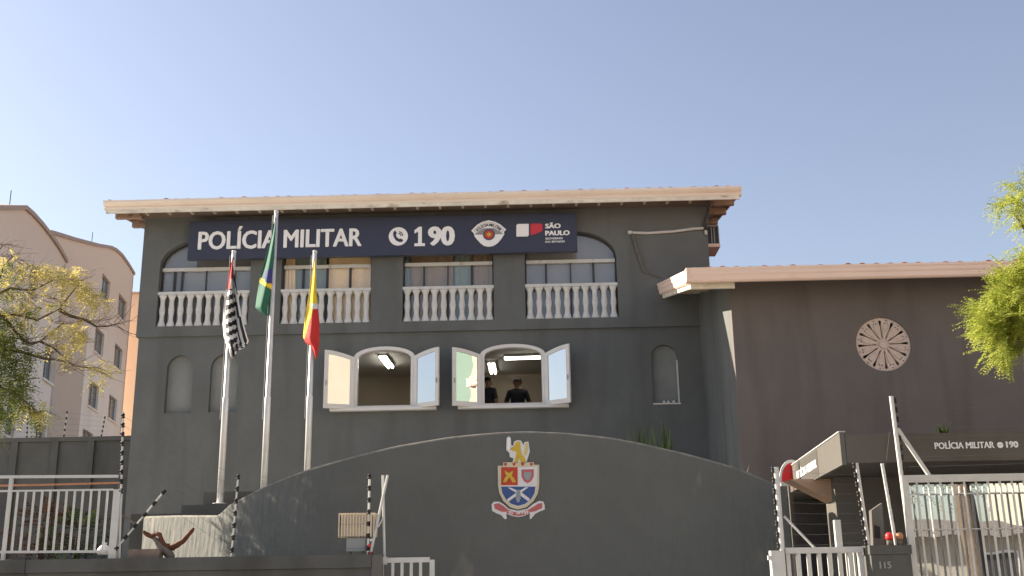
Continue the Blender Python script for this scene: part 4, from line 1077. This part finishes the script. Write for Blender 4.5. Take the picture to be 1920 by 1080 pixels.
# B: set back part
tB = top_from([(94,434),(140,448),(183,459),(207,463),(217,468),(228,478),(240,495),(251,513)], PB)
winsB = [(190,515,206,570),(221,552,237,605),(177,616,195,668),(214,645,229,696),(166,716,185,768),(203,742,219,790),(153,805,173,860),(193,830,209,885)]
split = sv(158, 700, PB)[0]
zmaxs = lambda s: tB[0][1]
sL = tB[0][0]-3
def interp(tp, s):
    for (a, za), (b, zb) in zip(tp, tp[1:]):
        if a <= s <= b: return za+(zb-za)*(s-a)/max(1e-6, b-a)
    return tp[0][1] if s < tp[0][0] else tp[-1][1]
left_top = [(sL, tB[0][1])] + [q for q in tB if q[0] < split] + [(split, interp(tB, split))]
right_top = [(split, interp(tB, split))] + [q for q in tB if q[0] > split]
ZP = sv(200, 560, PB)[1]        # pink above this height, off-white below
def wall_piece(P, top, wins, mt, z0=0.0):
    s0, s1 = top[0][0], top[-1][0]
    hol = []
    for (x0, y0, x1, y1) in wins:
        a = sv(x0, (y0+y1)/2, P); b = sv(x1, (y0+y1)/2, P); sA, sB = sorted((a[0], b[0])); c = sv((x0+x1)/2, (y0+y1)/2, P); cz = c[1]
        if sA < s0 or sB > s1: continue
        hh = .66
        hol.append([(sA, cz-hh), (sB, cz-hh), (sB, cz+hh), (sA, cz+hh)])
    out = [(s0, z0), (s1, z0)] + top[::-1]
    o = MB().poly(out, hol, P, d_, ZV, .5).build('wall', mt, bl)
    win_parts(hol, P, bl); return o
def paint_two(name, lo, hi, zsplit):
    m = M[lo].copy(); M[name] = m; t = m.node_tree; N = t.nodes; L = t.links; b = N['Principled BSDF']
    src = b.inputs['Base Color'].links[0].from_socket
    g = N.new('ShaderNodeNewGeometry'); sx = N.new('ShaderNodeSeparateXYZ'); L.new(g.outputs['Position'], sx.inputs[0])
    mr = N.new('ShaderNodeMapRange'); mr.inputs[1].default_value = zsplit-2.5; mr.inputs[2].default_value = zsplit+2.5; L.new(sx.outputs['Z'], mr.inputs[0])
    mx = N.new('ShaderNodeMixRGB'); L.new(mr.outputs[0], mx.inputs[0]); L.new(src, mx.inputs[1]); mx.inputs[2].default_value = (*hi, 1); L.new(mx.outputs[0], b.inputs['Base Color'])
paint_two('aptB', 'aptwhite', (.84, .65, .51), ZP-2)
paint_two('aptBrown2', 'aptbrown', (.84, .65, .51), ZP-2)
wall_piece(PB, left_top, [], 'aptBrown2'); wall_piece(PB, right_top, winsB, 'aptB')
# A: nearer bay with the big arc
tA = top_from([(-110,388),(0,388),(46,388),(60,400),(78,420),(96,443),(110,464),(124,489)], PA)
tA = [(s, max(z, 0)) for s, z in tA]
winsA = [(82,657,101,710),(55,505,72,560),(12,762,30,805),(66,800,84,850),(-20,590,0,650)]
paint_two('aptA', 'aptwhite', (.82, .64, .51), sv(60, 560, PA)[1])
wall_piece(PA, tA, winsA, 'aptA')
# end wall of bay A, roof slabs behind the curved parapets, copings
def coping(tp, P, name):
    m_ = MB(); lo = lambda s, z, dn: Vector((P.x, P.y, 0)) + d_*s + ZV*z - nrm*dn
    for (a, za), (b, zb) in zip(tp, tp[1:]):
        n0 = len(m_.v)
        for s, z in ((a, za), (b, zb)):
            m_.v += [tuple(lo(s, z-.10, -.09)), tuple(lo(s, z+.07, -.09)), tuple(lo(s, z+.07, 8)), tuple(lo(s, z-.10, 8))]
        for i in range(4): j = (i+1) % 4; m_.face([n0+i, n0+j, n0+4+j, n0+4+i])
        m_.face([n0+3, n0+2, n0+1, n0]); m_.face([n0+4, n0+5, n0+6, n0+7])
    me = m_.mesh(name, 'aptpink'); bm = bmesh.new(); bm.from_mesh(me); bmesh.ops.recalc_face_normals(bm, faces=bm.faces); bm.to_mesh(me); bm.free()
    return link(name, me, bl)
M['aptpink_'] = M['aptpink']
coping(tB, PB, 'roof').data.materials[0] = M['apttrim']; coping(tA, PA, 'roof').data.materials[0] = M['apttrim']
# end faces
def quad_wall(P, s, z, depth):
    lo = Vector((P.x, P.y, 0)) + d_*s; m_ = MB().poly([(0, 0), (depth, 0), (depth, z), (0, z)], [], lo, -nrm, ZV, .3); return m_.build('end_wall', 'aptA', bl)
quad_wall(PA, tA[-1][0], tA[-1][1]-.25, 8); quad_wall(PB, tB[-1][0], tB[-1][1]-.25, 8); quad_wall(PA, tA[0][0]+.3, tA[0][1]-.25, 8)
for px, py in ((42, 388), (190, 459), (250, 512)):
    p = plane_hit(px, py, PB); MB().tube([p-nrm*.5-ZV*.3, p-nrm*.5+ZV*.7], .018, 5).build('antenna', 'darkframe', bl)
# C: strip beyond
pc = W(256, 552, 66)
box_c = thing('ochre_block', (pc.x-3, 69, 0), 'ochre end of a further block showing beside the grey building', 'building')
box('wall', (W(240, 552, 66).x, 66, 0), (pc.x+6, 74, pc.z), 'aptorange', box_c); box('parapet', (W(240, 552, 66).x-.05, 65.9, pc.z+.001), (pc.x+6.05, 74.1, pc.z+.15), 'apttrim', box_c)

# ================================================================ ACROSS THE STREET (seen only mirrored in glass)
def house(name, x0, x1, y0, y1, h, wall, label, roofh=1.4, roofmat='tile', floors=1, face=1):
    t = thing(name, ((x0+x1)/2, (y0+y1)/2, 0), label, 'house')
    box('wall', (x0, y0, 0), (x1, y1, h), wall, t)
    m_ = MB(); e = .5; m_.v += [(x0-e, y0-e, h), (x1+e, y0-e, h), (x1+e, y1+e, h), (x0-e, y1+e, h), (x0+1.5, (y0+y1)/2, h+roofh), (x1-1.5, (y0+y1)/2, h+roofh)]
    for q in ([3,2,1,0],[0,1,5,4],[1,2,5],[2,3,4,5],[3,0,4]): m_.face(q)
    if roofh: m_.build('roof', roofmat, t)
    n = max(2, int((x1-x0)/2.6))
    for f in range(floors):
        for i in range(n):
            cx = x0+(i+.5)*(x1-x0)/n; z = 1.0+f*3.0
            wn = box('window', (cx-.6, y1+.002, z), (cx+.6, y1+.05, z+1.25), 'white', t); box('pane', (cx-.52, y1+.051, z+.08), (cx+.52, y1+.06, z+1.17), 'darkframe', wn)
    return t
house('house', 8.5, 15.5, -14, -8.5, 2.7, 'aptcream', 'cream single-storey house with low grey hipped roof across the street', roofh=.6, roofmat='drygrey')
house('house', 17, 27, -17, -8.5, 6.4, 'aptcream', 'cream two-storey house across the street beyond the single-storey one', floors=2)
house('house', -8, 4, -18, -10, 3.6, 'aptwhite', 'low off-white house directly across the street')
# tall flats to the right behind the viewer: faces the sun
tw = thing('apartment_tower', (33, 4, 0), 'tall cream and mint block of flats across the street to the right', 'building')
box('wall', (30, -36, 0), (42, -10.8, 26), 'aptcream', tw); box('wall', (29.99, -10.799, 0), (42, -8.6, 26), 'aptmint', tw); box('wall', (29.5, -8.599, 0), (42, 0, 26), 'aptbrown', tw)
for f in range(8):
    for y in (-34, -16): 
        wn = box('window', (29.94, y, 1.2+f*3.1), (29.998, y+1.5, 2.5+f*3.1), 'white', tw); box('pane', (29.93, y+.1, 1.3+f*3.1), (29.939, y+1.4, 2.4+f*3.1), 'darkframe', wn)
# ================================================================ VEGETATION
def leaf_frond(m_, base, d, L, n, lw, droop=.35):
    """pinnate frond: pairs of small leaflets along a drooping rachis"""
    d = d.normalized(); side = d.cross(ZV)
    if side.length < .1: side = Vector((1, 0, 0))
    side.normalize(); up = side.cross(d)
    for i in range(n):
        t = (i+.6)/n; c = base + d*(L*t) - ZV*(droop*L*t*t)
        ll = lw*(1.05-.55*abs(t-.45)); 
        for s in (-1, 1):
            tip = c + side*s*ll + d*ll*.45 + up*random.uniform(-.25, .15)*ll - ZV*.15*ll
            mid = (c+tip)/2; wv = d*ll*.22 + up*random.uniform(-.08, .08)*ll
            k = len(m_.v); m_.v += [tuple(c), tuple(mid-wv), tuple(tip), tuple(mid+wv)]; m_.face([k, k+1, k+2, k+3])
def rdir(zb=-.1):
    while True:
        v = Vector((random.uniform(-1, 1), random.uniform(-1, 1), random.uniform(-1, 1)))
        if .05 < v.length < 1: v.normalize(); v.z += zb; return v.normalized()
def clump(m_, px, py, Y, rx, ry, n, L, lw, nl=6, dy=.5, mats=1, bias=None, droop=.35, grp=1):
    for _ in range(n):
        while True:
            a, b, c = random.uniform(-1, 1), random.uniform(-1, 1), random.uniform(-1, 1)
            if a*a+b*b+c*c < 1: break
        m_.cur = random.choice(mats) if isinstance(mats, (list, tuple)) else mats
        d = rdir(-.25)
        if bias is not None: d = (d + bias).normalized()
        p0 = W(px+a*rx, py+b*ry, Y+c*dy)
        for g_ in range(grp):
            leaf_frond(m_, p0 + (rdir(0)*.03 if g_ else Vector()), (d + rdir(0)*(.28 if g_ else 0)).normalized(), L*random.uniform(.7, 1.2), nl, lw, droop)
# ---- left tree
TY = 17.3
lt_ = thing('street_tree', (W(-130, 900, TY).x, TY, 2.0), 'sparse tree with yellowing leaves in front of the pink flats', 'tree')
tk = MB()
def P_(x, y, dy=0): return W(x, y, TY+dy)
bx0 = P_(-130, 800)
tk.tube([Vector((bx0.x-.05, TY, 1.9)), Vector((bx0.x, TY, 3.6)), P_(-120, 740), P_(-90, 690), P_(-70, 640)], [.17, .15, .13, .11, .09], 9)
tk.build('trunk', 'bark', lt_, True)
def limb(pts, r0, r1, mt='bark', nm='branch'):
    m_ = MB(); n = len(pts); m_.tube([P_(*p) for p in pts], [r0+(r1-r0)*i/(n-1) for i in range(n)], 6); return m_.build(nm, mt, lt_, True)
limbs = [[(-70,640),(-30,600),(0,590),(30,590),(70,600),(110,580),(150,530)], [(-70,640),(-20,560),(20,540),(60,545),(110,520)], [(0,590),(20,610),(40,635),(60,645),(75,640),(100,620),(120,605)],
         [(110,580),(130,592),(160,600),(180,612),(200,612),(225,606)], [(-90,690),(-40,660),(0,655),(40,660),(80,672),(110,675),(150,688),(190,690)], [(-120,740),(-60,720),(-10,720),(30,740),(70,770)],
         [(-20,560),(0,520),(8,495),(25,480)], [(0,520),(-10,480),(5,460)], [(75,640),(100,652),(120,670),(140,688)]]
for i, l in enumerate(limbs): limb([(x, y, random.uniform(-.25, .25) if 0 < j else 0) for j, (x, y) in enumerate(l)], .038 if i < 6 else .022, .008)
tw_ = MB()
tips = [(150,530),(110,520),(120,605),(225,606),(190,690),(25,480),(5,460),(140,688),(60,545),(100,560),(170,600),(90,672),(60,640),(30,590)]
for x, y in tips:
    for k in range(7):
        a = random.uniform(-1.3, .9); L = random.uniform(25, 60); p = P_(x-random.uniform(0, 25), y+random.uniform(-4, 4)); q = P_(x+L*math.cos(a), y+L*math.sin(a)*.75, random.uniform(-.4, .4))
        tw_.tube([p, (p+q)/2+Vector((0, 0, random.uniform(-.06, .06))), q], [.006, .0045, .0025], 4, False)
for x, y, n in ((30,500,14),(60,520,14),(100,640,12),(150,640,14),(190,600,12),(130,690,12)):
    for k in range(n):
        p = P_(x+random.uniform(-25, 10), y+random.uniform(-10, 15), random.uniform(-.3, .3)); a = random.uniform(-2.2, .5); L = random.uniform(20, 55)
        q = P_(x+L*math.cos(a), y+L*math.sin(a), random.uniform(-.4, .4)); tw_.tube([p, q], [.005, .002], 4, False)
o = tw_.build('twigs', 'barkpale', lt_); o['kind'] = 'stuff'
cr = MB()
for (x, y, rx, ry, n, ms) in [(70,505,45,16,34,[1]),(110,510,40,14,26,[1]),(20,500,26,22,22,[1,1,2]),(135,525,34,22,34,[1]),(165,548,24,18,26,[1]),(182,562,20,14,16,[1]),(60,545,40,22,18,[1,1,2]),(100,560,34,16,14,[1]),(20,545,26,24,16,[1,2]),
        (30,600,40,30,30,[1,2,2]),(100,612,26,9,12,[1]),(140,615,20,12,16,[1]),(150,628,14,10,8,[1]),(135,640,16,10,8,[1]),(108,640,18,8,6,[1]),(122,662,12,9,8,[1]),(172,682,16,8,6,[1]),(198,690,18,12,9,[1]),(180,712,16,6,6,[1]),(170,580,14,10,6,[1]),(55,575,30,14,10,[1,2]),
        (-20,560,40,60,60,[2,2,1]),(10,640,40,34,70,[2]),(-10,690,40,45,70,[2]),(50,660,24,18,26,[2]),(30,690,26,20,30,[2]),(-30,620,50,50,60,[2]),(20,735,34,22,50,[2]),(50,768,30,14,34,[2,2,1]),(80,775,18,10,16,[2,2,1]),(0,765,24,14,24,[2]),(-5,800,14,22,16,[2]),(35,720,26,14,20,[2]),(-60,740,50,60,70,[2]),(-90,560,70,90,80,[2,2,1]),(-130,650,70,90,80,[2])]:
    yel = ms == [1]
    clump(cr, x, y, TY, rx, ry, int(n*(1.8 if yel else 1.5)), .22 if yel else .28, .062 if yel else .062, 5 if yel else 7, .55, [q-1 for q in ms], Vector((.3, 0, -.25)))
o = cr.build('crown', ['leafyellow', 'leafgreen'], lt_)
# ---- right tree: only its left edge enters the frame
RTY = 10.6
rt = thing('lime_tree', (W(2080, 900, RTY).x, RTY, .14), 'bright yellow-green feathery tree at the right edge', 'tree')
tx = W(2080, 900, RTY).x
tk = MB(); tk.tube([(tx, RTY, .1), (tx+.03, RTY, 1.6), (tx-.05, RTY, 3.0), (tx-.1, RTY, 4.2)], [.16, .13, .11, .07], 9); tk.build('trunk', 'bark', rt, True)
for l in ([(2065,600),(2000,560),(1940,540),(1890,560)], [(2060,560),(1990,500),(1930,440),(1900,400)], [(2065,640),(2000,640),(1940,630),(1880,640)], [(2062,520),(2010,430),(1960,370),(1910,365)], [(2070,560),(2150,500),(2210,440)], [(2066,620),(2140,590),(2200,570)]):
    m_ = MB(); m_.tube([W(x, y, RTY+random.uniform(-.2, .2)) for x, y in l], [.05, .03, .018, .008][:len(l)], 6); m_.build('branch', 'bark', rt, True)
cr = MB()
bl_ = Vector((-.6, 0, -.02))
for (x, y, rx, ry, n) in [(1900,390,22,18,16),(1925,372,25,22,30),(1885,380,14,8,5),(1940,400,26,20,30),(1905,345,14,8,6),(1950,350,30,30,40),
        (1915,480,16,22,24),(1905,510,26,16,30),(1885,545,26,16,36),(1870,580,36,22,70),(1850,600,24,18,36),(1865,620,34,20,56),(1885,640,30,22,46),(1900,590,34,44,90),(1895,655,16,10,10),(1838,590,12,8,7),(1842,612,12,8,7),(1880,660,8,8,4),
        (1925,555,40,70,120),(1968,530,42,90,140),(1965,620,44,50,80),(1928,645,24,24,30),(2020,480,60,130,200),(2090,470,70,140,200),(2160,500,70,120,160),(2010,630,60,60,90),(2110,620,60,60,90)]:
    clump(cr, x, y, RTY, rx, ry, max(2, int(n*.62)), .25, .036, 10, .45, [0], bl_, .12, 4)
cr.build('crown', ['leaflime'], rt)
# ---- small plants
def tuft(name, px, py, Y, zb, h, n, label, mt='leafgrass', spread=.16):
    c = W(px, py, Y); t = thing(name, (c.x, Y, zb), label, 'plant'); m_ = MB()
    for i in range(n):
        a = random.uniform(0, 6.283); b = Vector((c.x+random.uniform(-1, 1)*spread*.4, Y+random.uniform(-1, 1)*spread*.4, zb)); L = h*random.uniform(.6, 1.0); o_ = Vector((math.cos(a), math.sin(a), 0))*spread*random.uniform(.3, 1.4)
        s = Vector((-math.sin(a), math.cos(a), 0))*.014; m1 = b+o_*.35+ZV*L*.7; tp = b+o_+ZV*L
        k = len(m_.v); m_.v += [tuple(b-s), tuple(b+s), tuple(m1+s*1.2), tuple(m1-s*1.2), tuple(tp)]; m_.face([k, k+1, k+2, k+3]); m_.face([k+3, k+2, k+4])
    m_.build('leaves', mt, t); return t
PYp = 17.5
for px, pt, lab in ((1198, 790, 'grassy plant rising behind the arched wall, left of its neighbour below the niche'), (1243, 778, 'taller grassy plant behind the arched wall directly below the right niche')):
    z = W(px, pt, PYp).z; tuft('grassy_plant', px, pt, PYp, 2.0, z-2.0, 70, lab, 'leafbush', spread=.22)
t = tuft('dry_plant', 1383, 858, 16.0, 2.0, W(1383, 855, 16).z-2.0, 16, 'dry brown weed at the right shoulder of the arched wall', 'leafyellow', .22)
t.children[0].data.materials[0] = M['drygrey']
tuft('canopy_plant', 1765, 785, CY0+1.2, ctop, W(1765, 786, CY0+1.2).z-ctop, 16, 'small green plant growing on top of the entrance canopy', 'leafbush', .14)
# bushes
def bush(name, px, py, Y, zb, r, n, label, mt, lw=.05):
    c = W(px, py, Y); t = thing(name, (c.x, Y, zb), label, 'shrub'); m_ = MB(); h = c.z-zb
    MB().tube([(c.x, Y, zb), (c.x, Y, zb+h*.6)], [.05, .02], 6).build('stem', 'bark', t)
    for i in range(n):
        d = rdir(.1); leaf_frond(m_, Vector((c.x, Y, zb+h*.55)) + Vector((d.x*r, d.y*r, d.z*h*.42))*random.uniform(.4, 1), d, .22, 5, lw)
    m_.build('leaves', mt, t)
bush('dark_shrub', 238, 800, 26.5, 2.0, .8, 240, 'dark green shrub behind the boundary wall beside the grey building', 'leafbush')
bush('brown_shrub', 85, 945, 15.6, 2.0, .5, 150, 'dim brownish shrub behind the left half of the white railing', 'leafcroton', .06)
bush('low_dark_shrub', 150, 960, 15.8, 2.0, .5, 130, 'low dark shrub behind the right half of the white railing', 'leafbush', .06)
# trees across the street for the mirrored view in the gate glass
for x, y, h, lab in ((13.5, -18, 7.5, 'round green tree behind the single-storey cream house across the street'), (6.0, -7.5, 5.0, 'small green street tree left of the cream house across the street'), (22.5, -6.8, 6.0, 'green street tree before the two-storey cream house'), (18.5, -23, 9.0, 'tall green tree far behind the cream houses across the street'), (9.5, -19, 6.5, 'green garden tree behind the left part of the cream house')):
    t = thing('roadside_tree', (x, y, 0), lab, 'tree', 'trees across the street'); MB().tube([(x, y, 0), (x+.1, y, h*.5), (x, y, h*.75)], [.15, .1, .05], 8).build('trunk', 'bark', t, True)
    m_ = MB()
    for i in range(300):
        d = rdir(.1); leaf_frond(m_, Vector((x, y, h*.72)) + Vector((d.x, d.y, d.z*.8))*h*.30*random.uniform(.3, 1), d, .35, 4, .14)
    m_.build('crown', 'leafgreen', t)
